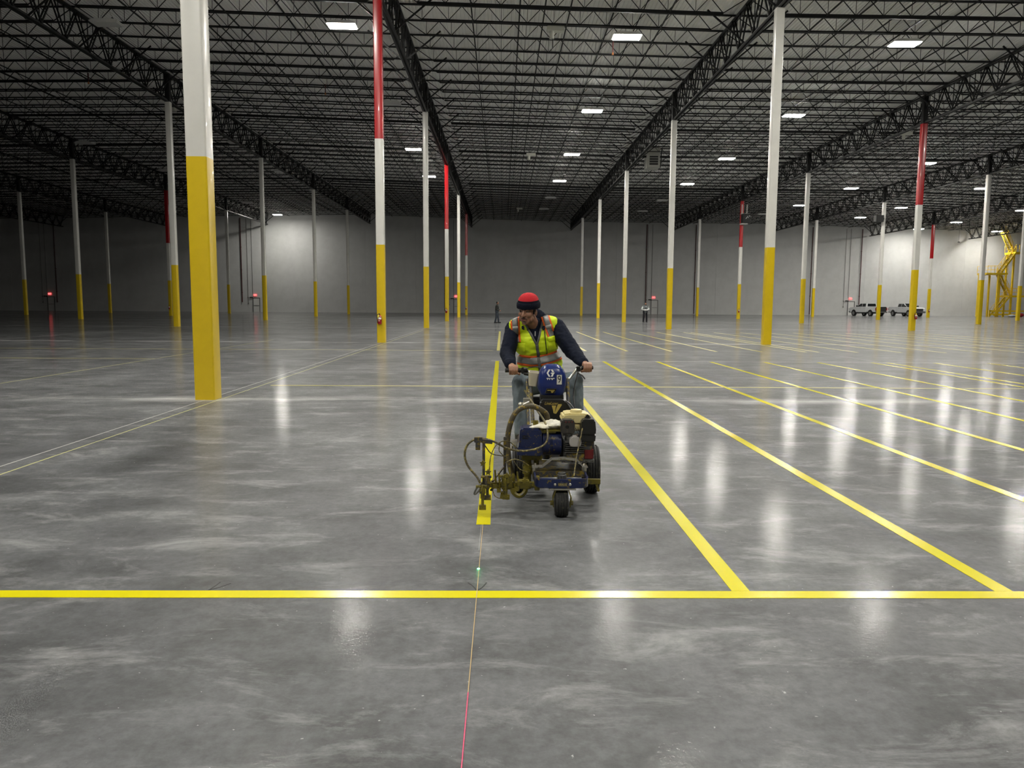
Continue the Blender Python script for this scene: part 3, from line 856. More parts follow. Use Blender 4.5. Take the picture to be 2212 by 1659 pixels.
    for z in (0.86, 0.97, 1.07): MB().bx(2.955, 2.975, -0.60, 0.60, z - 0.018, z + 0.018).build('grille_bar', m_chr, g)
    MB().bx(2.88, 3.05, -0.98, 0.98, 0.50, 0.74).build('front_bumper', m_chr, t, bevel=0.04)
    MB().bx(-3.14, -2.95, -0.95, 0.95, 0.52, 0.66).bx(-3.3, -3.1, -0.06, 0.06, 0.55, 0.6).build('rear_bumper', m_chr, t, bevel=0.02)
    MB().bx(-2.7, 2.6, -0.8, 0.8, 0.38, 0.58).build('underbody', m_gear, t)
pickup('white pickup truck parked nose to the far wall, tailgate visible', (54.9, 114.2, 0), math.radians(102))
pickup('white pickup truck facing out from the wall, grille partly behind a column', (60.7, 114.0, 0), math.radians(-84))

# ------------------------------------------------------------------ yellow stair tower
m_sty = mat('stair_yellow', (0.80, 0.55, 0.02, 1), 0.4, noise=0.1, nscale=2)
m_tread = mat('tread_dark', (0.10, 0.08, 0.02, 1), 0.6)
st = empty('stair_tower', (75.5, 115.0, 0)); tag(st, 'yellow steel stair tower with railings rising to the roof at the right edge', 'stairs')
def flight(x0, z0, x1, z1, y):
    d = Vector((x1 - x0, 0, z1 - z0))
    f = MB()
    for s in (-0.45, 0.45):
        f.bar((x0, y + s, z0), (x1, y + s, z1), 0.06, 0.26, up=(0, 0, 1))
    o = f.build('stringers', m_sty, st)
    n = max(6, int(abs(z1 - z0) / 0.2)); tr = MB()
    for k in range(n):
        t = (k + 0.5) / n
        tr.bx(x0 + d.x * t - 0.14, x0 + d.x * t + 0.14, y - 0.44, y + 0.44, z0 + d.z * t, z0 + d.z * t + 0.04)
    tr.build('treads', m_tread, st)
    for s in (-0.45, 0.45):
        r = MB()
        for h in (0.55, 1.05):
            r.cyl((x0, y + s, z0 + h), (x1, y + s, z1 + h), 0.03, n=6)
        for k in range(5):
            t = k / 4
            r.cyl((x0 + d.x * t, y + s, z0 + d.z * t), (x0 + d.x * t, y + s, z0 + d.z * t + 1.05), 0.03, n=6)
        r.build('handrail', m_sty, st)
def landing(x0, x1, y0, y1, z, rails=True):
    MB().bx(x0, x1, y0, y1, z - 0.28, z).build('landing', m_sty, st)
    for y in (y0, y1):
        r = MB()
        for h in (0.5, 1.05):
            r.cyl((x0, y, z + h), (x1, y, z + h), 0.03, n=6)
        for k in range(4):
            x = x0 + (x1 - x0) * k / 3
            r.cyl((x, y, z), (x, y, z + 1.05), 0.03, n=6)
        r.build('handrail', m_sty, st)
flight(-1.6, 0.15, 0.6, 3.0, -0.6); landing(0.5, 3.6, -1.1, 1.4, 3.2)
flight(1.6, 3.2, -0.2, 6.4, 0.7); landing(-3.0, 0.1, -1.1, 1.4, 6.55)
flight(-0.9, 6.55, 1.1, 9.5, -0.6); landing(1.0, 2.6, -1.1, 1.4, 9.65)
flight(1.7, 9.65, 0.1, 12.6, 0.7)
for (x, y, z) in ((-1.2, -0.9, 6.3), (-1.2, 1.2, 6.3), (2.35, -0.9, 9.4), (2.35, 1.2, 9.4), (1.3, 1.2, 9.4), (0.9, -0.9, 3.0), (0.4, 1.2, 6.3), (-2.8, 1.2, 6.3)):
    MB().bx(x - 0.11, x + 0.11, y - 0.11, y + 0.11, 0, z).build('post', m_sty, st)
gr = MB().bx(-3.0, 3.6, -2.1, -1.95, 0.75, 0.98).bx(-3.0, 3.6, -2.1, -1.95, 0.25, 0.48)
for x in (-2.9, -0.9, 1.2, 3.4): gr.bx(x - 0.08, x + 0.08, -2.1, -1.95, 0, 1.0)
gr.build('guard_rail', m_sty, st)
for lab, nm, x, c, s in (('crumpled red tarp bundle on the floor at the stair tower base', 'tarp_bundle', 76.9, (0.35, 0.02, 0.03, 1), (0.6, 0.4, 0.55)), ('white plastic bundle on the floor at the stair tower base', 'plastic_bundle', 75.6, (0.6, 0.62, 0.65, 1), (0.8, 0.4, 0.35)), ('blue bag on the floor behind the column at the stair tower', 'blue_bag', 79.2, (0.02, 0.03, 0.12, 1), (0.6, 0.4, 0.5))):
    b = MB().ball((0, 0, s[2] * 0.5), (s[0] / 1.4, s[1] / 1.4, s[2] / 2), 18, 10)
    rr = random.Random(nm)
    b.v = [(v[0] * (1 + rr.uniform(-0.15, 0.15)), v[1] * (1 + rr.uniform(-0.15, 0.15)), v[2] * (1 + rr.uniform(-0.1, 0.1)) if v[2] > 0.05 else v[2]) for v in b.v]
    tag(b.build(nm, mat(nm, c, 0.6), None, True, loc=(x, 112.3, 0)), lab, 'bundle')
# ------------------------------------------------------------------ line striping machine
def splat(name, base, splatc, amount=0.62, scale=22, rough=0.35, metal=0.0, splat2=None, amt2=0.68, scale2=9, spec=0.5):
    if name in MATS: return MATS[name]
    m = bpy.data.materials.new(name); m.use_nodes = True
    nt = m.node_tree; N = nt.nodes; b = N['Principled BSDF']
    tc = N.new('ShaderNodeTexCoord')
    def layer(prev, col, amt, sc):
        n = N.new('ShaderNodeTexNoise'); n.inputs['Scale'].default_value = sc; n.inputs['Detail'].default_value = 7; n.inputs['Roughness'].default_value = 0.7
        nt.links.new(tc.outputs['Object'], n.inputs['Vector'])
        r = N.new('ShaderNodeMapRange'); r.inputs[1].default_value = amt; r.inputs[2].default_value = amt + 0.06
        nt.links.new(n.outputs['Fac'], r.inputs[0])
        x = N.new('ShaderNodeMix'); x.data_type = 'RGBA'
        nt.links.new(r.outputs[0], x.inputs[0])
        if isinstance(prev, tuple): x.inputs[6].default_value = prev
        else: nt.links.new(prev, x.inputs[6])
        x.inputs[7].default_value = col
        return x.outputs[2]
    c = layer(base, splatc, amount, scale * 1.9)
    if splat2: c = layer(c, splat2, amt2, scale2 * 1.8)
    nt.links.new(c, b.inputs['Base Color'])
    b.inputs['Roughness'].default_value = rough; b.inputs['Metallic'].default_value = metal
    b.inputs['Specular IOR Level'].default_value = spec
    MATS[name] = m
    return m
YEL = (0.42, 0.32, 0.02, 1)
OCH = (0.20, 0.145, 0.02, 1)
m_blue = splat('worn_blue', (0.012, 0.028, 0.16, 1), (0.62, 0.60, 0.45, 1), 0.70, 55, 0.28)
m_blue2 = splat('grimy_blue', (0.010, 0.018, 0.075, 1), OCH, 0.57, 16, 0.3, splat2=(0.6, 0.56, 0.36, 1), amt2=0.67, scale2=50)
m_frame = splat('paint_caked_frame', (0.05, 0.05, 0.055, 1), OCH, 0.50, 14, 0.45, splat2=(0.33, 0.3, 0.2, 1), amt2=0.66, scale2=30)
m_caked = splat('yellow_caked_steel', (0.16, 0.13, 0.012, 1), (0.05, 0.05, 0.03, 1), 0.54, 24, 0.4, splat2=(0.5, 0.42, 0.03, 1), amt2=0.62, scale2=14)
m_blackp = splat('dirty_black_plastic', (0.014, 0.014, 0.014, 1), (0.12, 0.11, 0.09, 1), 0.66, 40, 0.38)
m_tire = splat('dusty_rubber', (0.018, 0.018, 0.017, 1), (0.09, 0.085, 0.06, 1), 0.56, 18, 0.7)
m_cream = splat('cream_plastic', (0.72, 0.62, 0.30, 1), (0.50, 0.38, 0.08, 1), 0.58, 12, 0.35)
m_castg = splat('cast_metal', (0.16, 0.16, 0.155, 1), (0.05, 0.045, 0.03, 1), 0.52, 20, 0.4, 0.6)
m_silver = splat('worn_steel', (0.55, 0.53, 0.48, 1), (0.30, 0.24, 0.08, 1), 0.58, 18, 0.3, 0.8)
m_chrome = mat('chrome', (0.75, 0.75, 0.74, 1), 0.18, 1.0)
m_muff = splat('muffler_steel', (0.055, 0.05, 0.045, 1), (0.14, 0.11, 0.07, 1), 0.58, 20, 0.5, 0.3)
m_greyp = splat('grey_plastic', (0.42, 0.40, 0.38, 1), (0.2, 0.17, 0.1, 1), 0.66, 25, 0.4)
m_redp = splat('dull_red', (0.14, 0.008, 0.01, 1), (0.05, 0.03, 0.02, 1), 0.6, 25, 0.5)
m_hose = splat('caked_hose', (0.085, 0.07, 0.04, 1), (0.40, 0.27, 0.03, 1), 0.56, 13, 0.55)
m_hose2 = splat('thin_hose', (0.10, 0.085, 0.045, 1), (0.36, 0.29, 0.08, 1), 0.52, 25, 0.5)
m_gold = mat('gold_print', (0.55, 0.42, 0.10, 1), 0.4)
m_whitep = mat('white_print', (0.82, 0.82, 0.8, 1), 0.4)
m_ink = mat('black_print', (0.006, 0.006, 0.006, 1), 0.4)
m_rag = mat('rag_cloth', (0.78, 0.76, 0.66, 1), 0.85, noise=0.5, nscale=9, col2=(0.55, 0.48, 0.25, 1), bump=0.5, bscale=40)

mach = empty('line_striping_machine', (0.45, 6.0, 0))
tag(mach, 'blue walk-behind paint striping machine with engine, hoses and spray arm, caked in yellow paint', 'machine')
def part(name, mb, m_, bevel=0.0, smooth=False, parent=None):
    return mb.build(name, m_, parent or mach, smooth, bevel)

def tire_prof(R, w, groove=4):
    p = [(R * 0.55, -w * 0.36), (R * 0.80, -w / 2), (R * 0.93, -w * 0.49), (R * 0.985, -w * 0.40)]
    for q in (-0.30, -0.10, 0.10, 0.30):
        p += [(R * 0.955, w * (q - 0.035)), (R * 0.955, w * (q + 0.035))]
        if q < 0.29: p += [(R, w * (q + 0.045)), (R, w * (q + 0.155))]
    p.insert(4, (R * 0.995, -w * 0.345)); p.append((R * 0.995, w * 0.345))
    p += [(R * 0.985, w * 0.40), (R * 0.93, w * 0.49), (R * 0.80, w / 2), (R * 0.55, w * 0.36)]
    return p
def wheel(name, c, R, w, rimm, parent=None):
    t = MB().lathe(tire_prof(R, w), c, (1, 0, 0), 40).build(name, m_tire, parent or mach, True)
    MB().lathe([(R * 0.15, -w * 0.40), (R * 0.5, -w * 0.30), (R * 0.6, -w * 0.36), (R * 0.6, w * 0.36), (R * 0.5, w * 0.30), (R * 0.15, w * 0.40)], c, (1, 0, 0), 24).build('rim', rimm, t, True)
    return t
# rear wheels, front caster
wheel('rear_wheel', (0.305, 0.30, 0.20), 0.20, 0.115, m_caked)
wheel('rear_wheel', (-0.30, 0.30, 0.20), 0.20, 0.115, m_caked)
wheel('front_wheel', (-0.002, -0.45, 0.10), 0.10, 0.095, m_caked)
part('rear_axle', MB().cyl((-0.25, 0.3, 0.2), (0.25, 0.3, 0.2), 0.016), m_frame)
fk = MB()
for s in (-1, 1):
    fk.bar((s * 0.062, -0.45, 0.075), (s * 0.068, -0.46, 0.15), 0.008, 0.05, up=(0, 1, 0))
    fk.bar((s * 0.068, -0.46, 0.145), (s * 0.045, -0.47, 0.215), 0.008, 0.055, up=(0, 1, 0))
    fk.cyl((s * 0.058, -0.45, 0.10), (s * 0.085, -0.45, 0.10), 0.018, n=8)
fk.bx(-0.05, 0.05, -0.50, -0.42, 0.205, 0.218)
part('caster_fork', fk, m_caked, 0.002)
part('caster_hub', MB().lathe([(0.05, 0.0), (0.048, 0.02), (0.036, 0.025), (0.034, 0.065), (0.028, 0.068), (0.027, 0.082), (0.015, 0.085)], (0.0, -0.43, 0.245), (0, 0, 1), 20), m_castg, 0, True)
# frame and bumper
fr = MB()
for s in (-1, 1):
    fr.bx(s * 0.19 - 0.018, s * 0.19 + 0.018, -0.24, 0.60, 0.225, 0.285)
fr.bx(-0.2, 0.2, -0.26, -0.22, 0.25, 0.295); fr.bx(-0.2, 0.2, 0.2, 0.24, 0.225, 0.285); fr.bx(-0.2, 0.2, 0.56, 0.60, 0.225, 0.285)
fr.bx(-0.17, 0.17, -0.20, 0.2, 0.27, 0.28)
part('frame', fr, m_frame, 0.003)
def ribbon(path, z0, z1, th):
    b = MB(); P = [Vector((x, y, 0)) for x, y in path]; vs = []; n = len(P)
    for i, p in enumerate(P):
        d = (P[min(i + 1, n - 1)] - P[max(i - 1, 0)]).normalized(); o = Vector((d.y, -d.x, 0)) * th / 2
        vs += [p + o + Vector((0, 0, z0)), p + o + Vector((0, 0, z1)), p - o + Vector((0, 0, z1)), p - o + Vector((0, 0, z0))]
    fs = []
    for i in range(n - 1):
        for q in range(4):
            fs.append((4 * i + q, 4 * i + (q + 1) % 4, 4 * i + 4 + (q + 1) % 4, 4 * i + 4 + q))
    fs += [(0, 1, 2, 3), (4 * n - 4, 4 * n - 3, 4 * n - 2, 4 * n - 1)]
    return b.add(vs, fs)
arc = [(-0.195, -0.20), (-0.196, -0.40), (-0.19, -0.445), (-0.172, -0.478), (-0.14, -0.497), (-0.06, -0.503), (0.06, -0.503), (0.14, -0.497), (0.172, -0.478), (0.188, -0.445), (0.194, -0.40), (0.193, -0.20)]
bump_o = part('bumper', ribbon(arc, 0.225, 0.292, 0.012), m_blue2, 0.002)
MB().prism([(-0.19, -0.44), (-0.15, -0.49), (0.15, -0.49), (0.19, -0.44), (0.19, -0.40), (-0.19, -0.40)], 0.268, 0.276, 'z').build('top_plate', m_blue2, bump_o)
MB().bx(-0.10, 0.10, -0.512, -0.40, 0.212, 0.222).build('lower_lip', m_silver, bump_o)
np_ = MB().bx(-0.034, 0.034, -0.513, -0.508, 0.240, 0.268).build('name_plate', m_castg, bump_o)
text_mesh('lettering', 'GRACO', 0.021, m_gold, bump_o, (0, -0.514, 0.254), (PI / 2, 0, 0), 0.0008, 0.0, 0.85)
for sx in (-0.055, 0.055):
    MB().ball((sx, -0.512, 0.254), (0.011, 0.008, 0.011)).build('bolt', m_silver, bump_o, True)
side_b = MB()
side_b.bx(0.20, 0.33, -0.13, -0.10, 0.165, 0.205)
side_b.bar((0.30, -0.13, 0.165), (0.315, -0.13, 0.12), 0.03, 0.02)
side_b.cyl((0.31, -0.17, 0.125), (0.31, -0.09, 0.125), 0.011, n=8)
part('arm_socket', side_b, m_caked, 0.002)
# engine mount bracket (bent flat bar)
br = MB(); pth = [(-0.215, 0.320), (-0.135, 0.322), (-0.062, 0.383), (0.04, 0.387), (0.14, 0.372), (0.175, 0.325), (0.215, 0.322)]
vs = []
for x, z in pth:
    vs += [(x, -0.25, z), (x, -0.25, z + 0.008), (x, -0.17, z + 0.008), (x, -0.17, z)]
fs = []
for i in range(len(pth) - 1):
    for q in range(4): fs.append((4 * i + q, 4 * i + (q + 1) % 4, 4 * i + 4 + (q + 1) % 4, 4 * i + 4 + q))
fs += [(0, 1, 2, 3), (24, 25, 26, 27)]
br.add(vs, fs)
for s in (-0.19, 0.19):
    br.cyl((s, -0.21, 0.29), (s, -0.21, 0.321), 0.02, n=10); br.cyl((s, -0.21, 0.33), (s, -0.21, 0.35), 0.009, n=6)
part('engine_bracket', br, m_silver)
# engine
eng = MB()
eng.bx(0.02, 0.28, -0.12, 0.18, 0.335, 0.36)
eng.bx(0.04, 0.25, -0.06, 0.17, 0.36, 0.50)
for k in range(6):
    eng.bx(0.045, 0.20, -0.13, -0.05, 0.415 + 0.016 * k, 0.422 + 0.016 * k)
eng.cyl((0.14, -0.10, 0.40), (0.14, 0.1, 0.40), 0.06, n=16)
eng.bx(0.06, 0.12, -0.10, 0.05, 0.48, 0.60)
part('engine_block', eng, m_castg, 0.004)
part('crankcase_cover', MB().bx(0.06, 0.20, -0.125, -0.09, 0.345, 0.41).bx(0.20, 0.27, -0.08, 0.12, 0.36, 0.46), m_frame, 0.008)
tk = part('fuel_tank', MB().prism([(0.025, 0.645), (0.05, 0.63), (0.24, 0.63), (0.262, 0.645), (0.266, 0.68), (0.245, 0.708), (0.20, 0.715), (0.08, 0.715), (0.04, 0.707), (0.022, 0.68)], -0.05, 0.17, 'y').bx(0.115, 0.18, -0.05, 0.1, 0.575, 0.635), m_cream, 0.012)
MB().lathe([(0.048, 0.0), (0.05, 0.012), (0.044, 0.026), (0.02, 0.03)], (0.145, 0.03, 0.712), (0, 0, 1), 16).build('fuel_cap', m_cream, tk, True)
mu = part('muffler', MB().prism([(0.012, 0.58), (0.02, 0.565), (0.112, 0.565), (0.122, 0.58), (0.122, 0.66), (0.108, 0.677), (0.025, 0.677), (0.012, 0.66)], -0.13, -0.02, 'y'), m_muff, 0.008)
MB().cyl((0.062, -0.134, 0.622), (0.062, -0.128, 0.622), 0.014).build('outlet', m_ink, mu)
for k in range(6):
    MB().bx(0.036 + 0.012 * k, 0.043 + 0.012 * k, -0.1315, -0.129, 0.655, 0.667).build('louver', m_redp if k % 2 else m_ink, mu)
ac = part('air_cleaner', MB().prism([(0.168, 0.565), (0.285, 0.56), (0.288, 0.60), (0.28, 0.672), (0.265, 0.682), (0.19, 0.682), (0.176, 0.672)], -0.14, 0.0, 'y').prism([(0.16, 0.505), (0.282, 0.50), (0.288, 0.56), (0.165, 0.563)], -0.135, 0.0, 'y'), m_blackp, 0.008)
MB().cyl((0.228, -0.06, 0.682), (0.228, -0.06, 0.69), 0.024, n=12).cyl((0.228, -0.06, 0.69), (0.228, -0.06, 0.71), 0.008, n=8).bx(0.212, 0.244, -0.064, -0.056, 0.692, 0.704).build('wing_nut', m_ink, ac)
part('valve_cover', MB().prism([(0.078, 0.485), (0.095, 0.468), (0.158, 0.468), (0.172, 0.49), (0.168, 0.53), (0.14, 0.552), (0.10, 0.552), (0.082, 0.53)], -0.165, -0.09, 'y'), m_greyp, 0.007)
part('carburettor', MB().bx(0.17, 0.26, -0.10, 0.0, 0.43, 0.505).cyl((0.2, -0.12, 0.46), (0.2, -0.08, 0.46), 0.02).bx(0.24, 0.285, -0.05, 0.05, 0.38, 0.50), m_frame, 0.004)
part('gearbox', MB().bx(0.195, 0.275, -0.105, -0.02, 0.355, 0.445), m_redp, 0.01)
part('throttle_rod', MB().tube([(0.178, -0.15, 0.615), (0.17, -0.17, 0.58), (0.13, -0.24, 0.42), (0.10, -0.36, 0.31), (0.095, -0.40, 0.294)], 0.005, 6), m_hose2, 0, True)
part('choke_wires', MB().tube([(0.15, -0.13, 0.60), (0.16, -0.15, 0.57), (0.14, -0.14, 0.54), (0.17, -0.13, 0.50)], 0.004, 6).tube([(0.13, -0.1, 0.61), (0.155, -0.14, 0.55), (0.175, -0.12, 0.52)], 0.003, 6), m_ink, 0, True)
# pump
pump = part('pump_housing', MB().prism([(-0.335, 0.40), (-0.30, 0.385), (-0.13, 0.38), (-0.125, 0.42), (-0.135, 0.57), (-0.15, 0.60), (-0.29, 0.605), (-0.305, 0.585), (-0.315, 0.46)], -0.10, 0.10, 'y'), m_blue2, 0.012)
MB().prism([(-0.33, 0.395), (-0.15, 0.39), (-0.145, 0.445), (-0.325, 0.45)], -0.115, -0.095, 'y').build('front_cover', m_blue2, pump)
MB().bx(-0.29, -0.24, -0.108, -0.098, 0.525, 0.530).bx(-0.29, -0.24, -0.108, -0.098, 0.545, 0.548).build('vent_slot', m_ink, pump)
part('motor', MB().lathe([(0.085, 0.0), (0.100, 0.008), (0.100, 0.06), (0.104, 0.062), (0.104, 0.075), (0.100, 0.078), (0.100, 0.15), (0.075, 0.16)], (-0.13, 0.0, 0.475), (1, 0, 0), 28), m_blue2, 0, True)
part('pump_lower', MB().cyl((-0.24, 0.0, 0.10), (-0.24, 0.0, 0.39), 0.03).cyl((-0.24, 0.0, 0.22), (-0.24, 0.0, 0.30), 0.042).cyl((-0.17, 0.02, 0.2), (-0.17, 0.02, 0.38), 0.022).bx(-0.29, -0.13, -0.05, 0.08, 0.34, 0.40), m_caked, 0.003)
part('belt_guard', MB().bx(-0.12, 0.03, -0.09, 0.12, 0.575, 0.592).bx(-0.15, -0.02, -0.07, 0.1, 0.56, 0.60).cyl((-0.18, -0.02, 0.60), (-0.18, -0.02, 0.655), 0.022), m_caked, 0.004)
part('filter', MB().cyl((0.0, 0.16, 0.36), (0.0, 0.16, 0.60), 0.05).cyl((-0.08, 0.2, 0.3), (-0.08, 0.2, 0.58), 0.03), m_frame, 0.003)
# hoses
part('suction_hose', MB().tube([(-0.075, 0.16, 0.64), (-0.09, 0.15, 0.687), (-0.147, 0.10, 0.732), (-0.222, 0.08, 0.757), (-0.309, 0.06, 0.733), (-0.364, 0.05, 0.663), (-0.397, 0.05, 0.542), (-0.40, 0.05, 0.41), (-0.38, 0.05, 0.258), (-0.34, 0.04, 0.16), (-0.27, 0.02, 0.12)], 0.022, 12, 4), m_hose, 0, True)
part('spray_hose', MB().tube([(-0.248, 0.75, 0.808), (-0.199, 0.5, 0.749), (-0.149, 0.2, 0.691), (-0.107, -0.02, 0.64), (-0.089, -0.13, 0.558), (-0.112, -0.16, 0.492), (-0.193, -0.18, 0.453), (-0.302, -0.2, 0.444), (-0.41, -0.24, 0.473), (-0.516, -0.27, 0.532), (-0.621, -0.3, 0.559), (-0.701, -0.32, 0.523), (-0.729, -0.33, 0.447), (-0.707, -0.34, 0.36), (-0.636, -0.36, 0.276), (-0.615, -0.38, 0.238)], 0.0085, 8, 4), m_hose2, 0, True)
cb = MB()
cb.tube([(-0.575, -0.38, 0.52), (-0.53, -0.33, 0.45), (-0.46, -0.27, 0.42), (-0.40, -0.2, 0.40)], 0.004, 6)
cb.tube([(-0.54, -0.4, 0.30), (-0.535, -0.38, 0.42), (-0.50, -0.32, 0.50), (-0.44, -0.25, 0.53), (-0.38, -0.15, 0.50), (-0.30, -0.1, 0.42)], 0.004, 6)
cb.tube([(-0.46, -0.25, 0.52), (-0.47, -0.26, 0.46), (-0.44, -0.25, 0.42), (-0.40, -0.22, 0.36)], 0.004, 6)
cb.tube([(-0.52, -0.38, 0.20), (-0.50, -0.4, 0.14), (-0.45, -0.4, 0.12), (-0.42, -0.38, 0.15)], 0.004, 6)
cb.tube([(-0.42, -0.25, 0.36), (-0.36, -0.24, 0.385), (-0.30, -0.22, 0.37), (-0.24, -0.2, 0.33)], 0.005, 6)
cb.tube([(-0.36, -0.24, 0.38), (-0.31, -0.24, 0.31), (-0.25, -0.22, 0.28)], 0.004, 6)
part('gun_cables', cb, m_hose2, 0, True)
# spray arm and guns
part('spray_arm', MB().bar((-0.62, -0.33, 0.21), (-0.12, -0.33, 0.21), 0.045, 0.04), m_caked, 0.003)
part('arm_clamp', MB().bx(-0.33, -0.24, -0.37, -0.29, 0.185, 0.245).bx(-0.45, -0.37, -0.37, -0.29, 0.18, 0.25).bx(-0.20, -0.16, -0.36, -0.28, 0.17, 0.27), m_caked, 0.004)
part('upright_bar', MB().bx(-0.594, -0.574, -0.39, -0.365, 0.16, 0.56), m_frame, 0.002)
part('upright_bar', MB().bx(-0.436, -0.414, -0.215, -0.19, 0.14, 0.555).bar((-0.425, -0.2, 0.33), (-0.52, -0.36, 0.24), 0.018, 0.012).bar((-0.425, -0.2, 0.26), (-0.53, -0.36, 0.17), 0.018, 0.012), m_frame, 0.002)
bh = MB().bx(-0.655, -0.595, -0.40, -0.36, 0.545, 0.585).bx(-0.645, -0.61, -0.41, -0.375, 0.49, 0.56).bar((-0.60, -0.385, 0.555), (-0.52, -0.37, 0.545), 0.025, 0.03).bx(-0.64, -0.615, -0.413, -0.409, 0.495, 0.515)
part('cable_bracket', bh, m_frame, 0.004)
def star(c, r):
    b = MB(); poly = []
    for k in range(10):
        a = 2 * PI * k / 10 + 0.3
        q = r if k % 2 == 0 else r * 0.5
        poly.append((c[0] + q * math.cos(a), c[2] + q * math.sin(a)))
    b.prism(poly, c[1] - 0.008, c[1] + 0.008, 'y'); b.cyl((c[0], c[1], c[2]), (c[0], c[1] + 0.05, c[2]), 0.008, n=6)
    return b
for c in ((-0.59, -0.43, 0.395), (-0.275, -0.40, 0.255), (-0.55, -0.44, 0.33), (-0.41, -0.42, 0.30)):
    part('knob', star(c, 0.026), m_caked)
def gun(x, y, ztop):
    g = MB()
    g.cyl((x, y, ztop), (x, y, ztop - 0.10), 0.017, n=10)
    g.bx(x - 0.022, x + 0.022, y - 0.02, y + 0.02, ztop - 0.06, ztop - 0.02)
    g.cyl((x, y, ztop - 0.10), (x, y, ztop - 0.15), 0.011, n=8)
    g.bx(x - 0.026, x + 0.026, y - 0.013, y + 0.013, ztop - 0.185, ztop - 0.15)
    g.cyl((x - 0.014, y - 0.014, ztop - 0.17), (x - 0.014, y - 0.022, ztop - 0.17), 0.009, n=8)
    g.cyl((x + 0.014, y - 0.014, ztop - 0.17), (x + 0.014, y - 0.022, ztop - 0.17), 0.009, n=8)
    g.tube([(x, y - 0.015, ztop), (x - 0.008, y - 0.03, ztop - 0.05), (x - 0.002, y - 0.028, ztop - 0.11)], 0.005, 6)
    g.cyl((x - 0.05, y, ztop - 0.01), (x + 0.03, y, ztop - 0.01), 0.010, n=8)
    return g
part('spray_gun', gun(-0.59, -0.455, 0.235), m_caked)
part('spray_gun', gun(-0.555, -0.42, 0.30), m_frame)
part('spray_gun', gun(-0.415, -0.40, 0.30), m_caked)
lv = MB().tube([(-0.60, -0.45, 0.245), (-0.625, -0.45, 0.225), (-0.65, -0.455, 0.18), (-0.645, -0.455, 0.168), (-0.62, -0.452, 0.19), (-0.595, -0.45, 0.22)], 0.008, 6, 4)
part('gun_lever', lv, m_castg, 0, True)
gd_ = MB()
for k, (x, z) in enumerate([(-0.50, 0.33), (-0.47, 0.30), (-0.39, 0.34), (-0.36, 0.30), (-0.33, 0.31), (-0.44, 0.27)]):
    gd_.cyl((x, -0.36 + 0.02 * k % 0.05, z), (x + 0.01, -0.36, z - 0.12), 0.008, n=6)
    gd_.bx(x - 0.015, x + 0.015, -0.38, -0.34, z - 0.14, z - 0.11)
gd_.bar((-0.44, -0.39, 0.13), (-0.36, -0.38, 0.30), 0.012, 0.02)
gd_.bar((-0.46, -0.40, 0.135), (-0.40, -0.40, 0.125), 0.012, 0.03)
part('linkage', gd_, m_caked)
part('wheel_guard', MB().tube([(-0.36, -0.05, 0.20), (-0.36, -0.08, 0.10), (-0.31, -0.09, 0.06), (-0.26, -0.08, 0.10), (-0.26, -0.05, 0.20)], 0.02, 8), m_caked, 0, True)
# handle posts and bars
hp = MB()
hp.cyl((-0.17, 0.30, 0.28), (-0.195, 0.85, 0.93), 0.017); hp.cyl((-0.215, 0.30, 0.28), (-0.225, 0.82, 0.90), 0.012)
hp.cyl((0.14, 0.34, 0.28), (0.14, 0.85, 0.90), 0.017)
hp.cyl((-0.19, 0.85, 0.90), (0.14, 0.85, 0.89), 0.016)
part('handle_frame', hp, m_frame, 0, True)
part('handlebar', MB().tube([(0.12, 0.85, 0.88), (0.15, 0.855, 0.895), (0.19, 0.875, 0.935), (0.235, 0.895, 0.988), (0.26, 0.905, 0.995), (0.36, 0.925, 1.0)], 0.0125, 10).tube([(-0.12, 0.85, 0.90), (-0.17, 0.85, 0.93), (-0.21, 0.86, 0.965), (-0.25, 0.885, 0.975), (-0.42, 0.905, 0.972)], 0.0125, 10), m_chrome, 0, True)
part('grip', MB().cyl((0.27, 0.906, 0.996), (0.38, 0.93, 1.0), 0.019), m_ink, 0, True)
part('grip', MB().cyl((-0.235, 0.884, 0.975), (-0.42, 0.905, 0.972), 0.02), m_blackp, 0, True)
part('throttle_clamp', MB().bx(-0.275, -0.225, 0.85, 0.91, 0.945, 1.0).ball((-0.24, 0.85, 0.985), 0.022).cyl((-0.255, 0.84, 0.95), (-0.20, 0.84, 0.94), 0.014), m_blackp, 0.004)
part('brake_lever', MB().tube([(0.235, 0.87, 0.97), (0.25, 0.85, 0.948), (0.275, 0.83, 0.935), (0.298, 0.81, 0.905)], 0.006, 6), m_ink, 0, True)
part('brake_clamp', MB().bx(0.225, 0.262, 0.875, 0.92, 0.965, 1.012), m_ink, 0.004)
part('control_cable', MB().tube([(0.24, 0.87, 0.965), (0.215, 0.84, 0.88), (0.19, 0.75, 0.76), (0.19, 0.6, 0.66), (0.17, 0.4, 0.5)], 0.006, 6).tube([(-0.24, 0.86, 0.99), (-0.15, 0.80, 1.015), (-0.08, 0.74, 1.0), (-0.05, 0.70, 0.93), (-0.04, 0.66, 0.80)], 0.005, 6).tube([(0.10, 0.52, 0.745), (0.14, 0.45, 0.72), (0.18, 0.3, 0.66)], 0.006, 6), m_ink, 0, True)
part('side_rod', MB().cyl((-0.215, 0.62, 0.83), (-0.19, 0.2, 0.50), 0.006), m_hose2, 0, True)
part('hose_swivel', MB().ball((-0.296, 0.28, 0.735), (0.022, 0.02, 0.028)).cyl((-0.275, 0.3, 0.735), (-0.22, 0.32, 0.76), 0.02).bx(-0.27, -0.215, 0.3, 0.36, 0.73, 0.79), m_silver, 0.003)
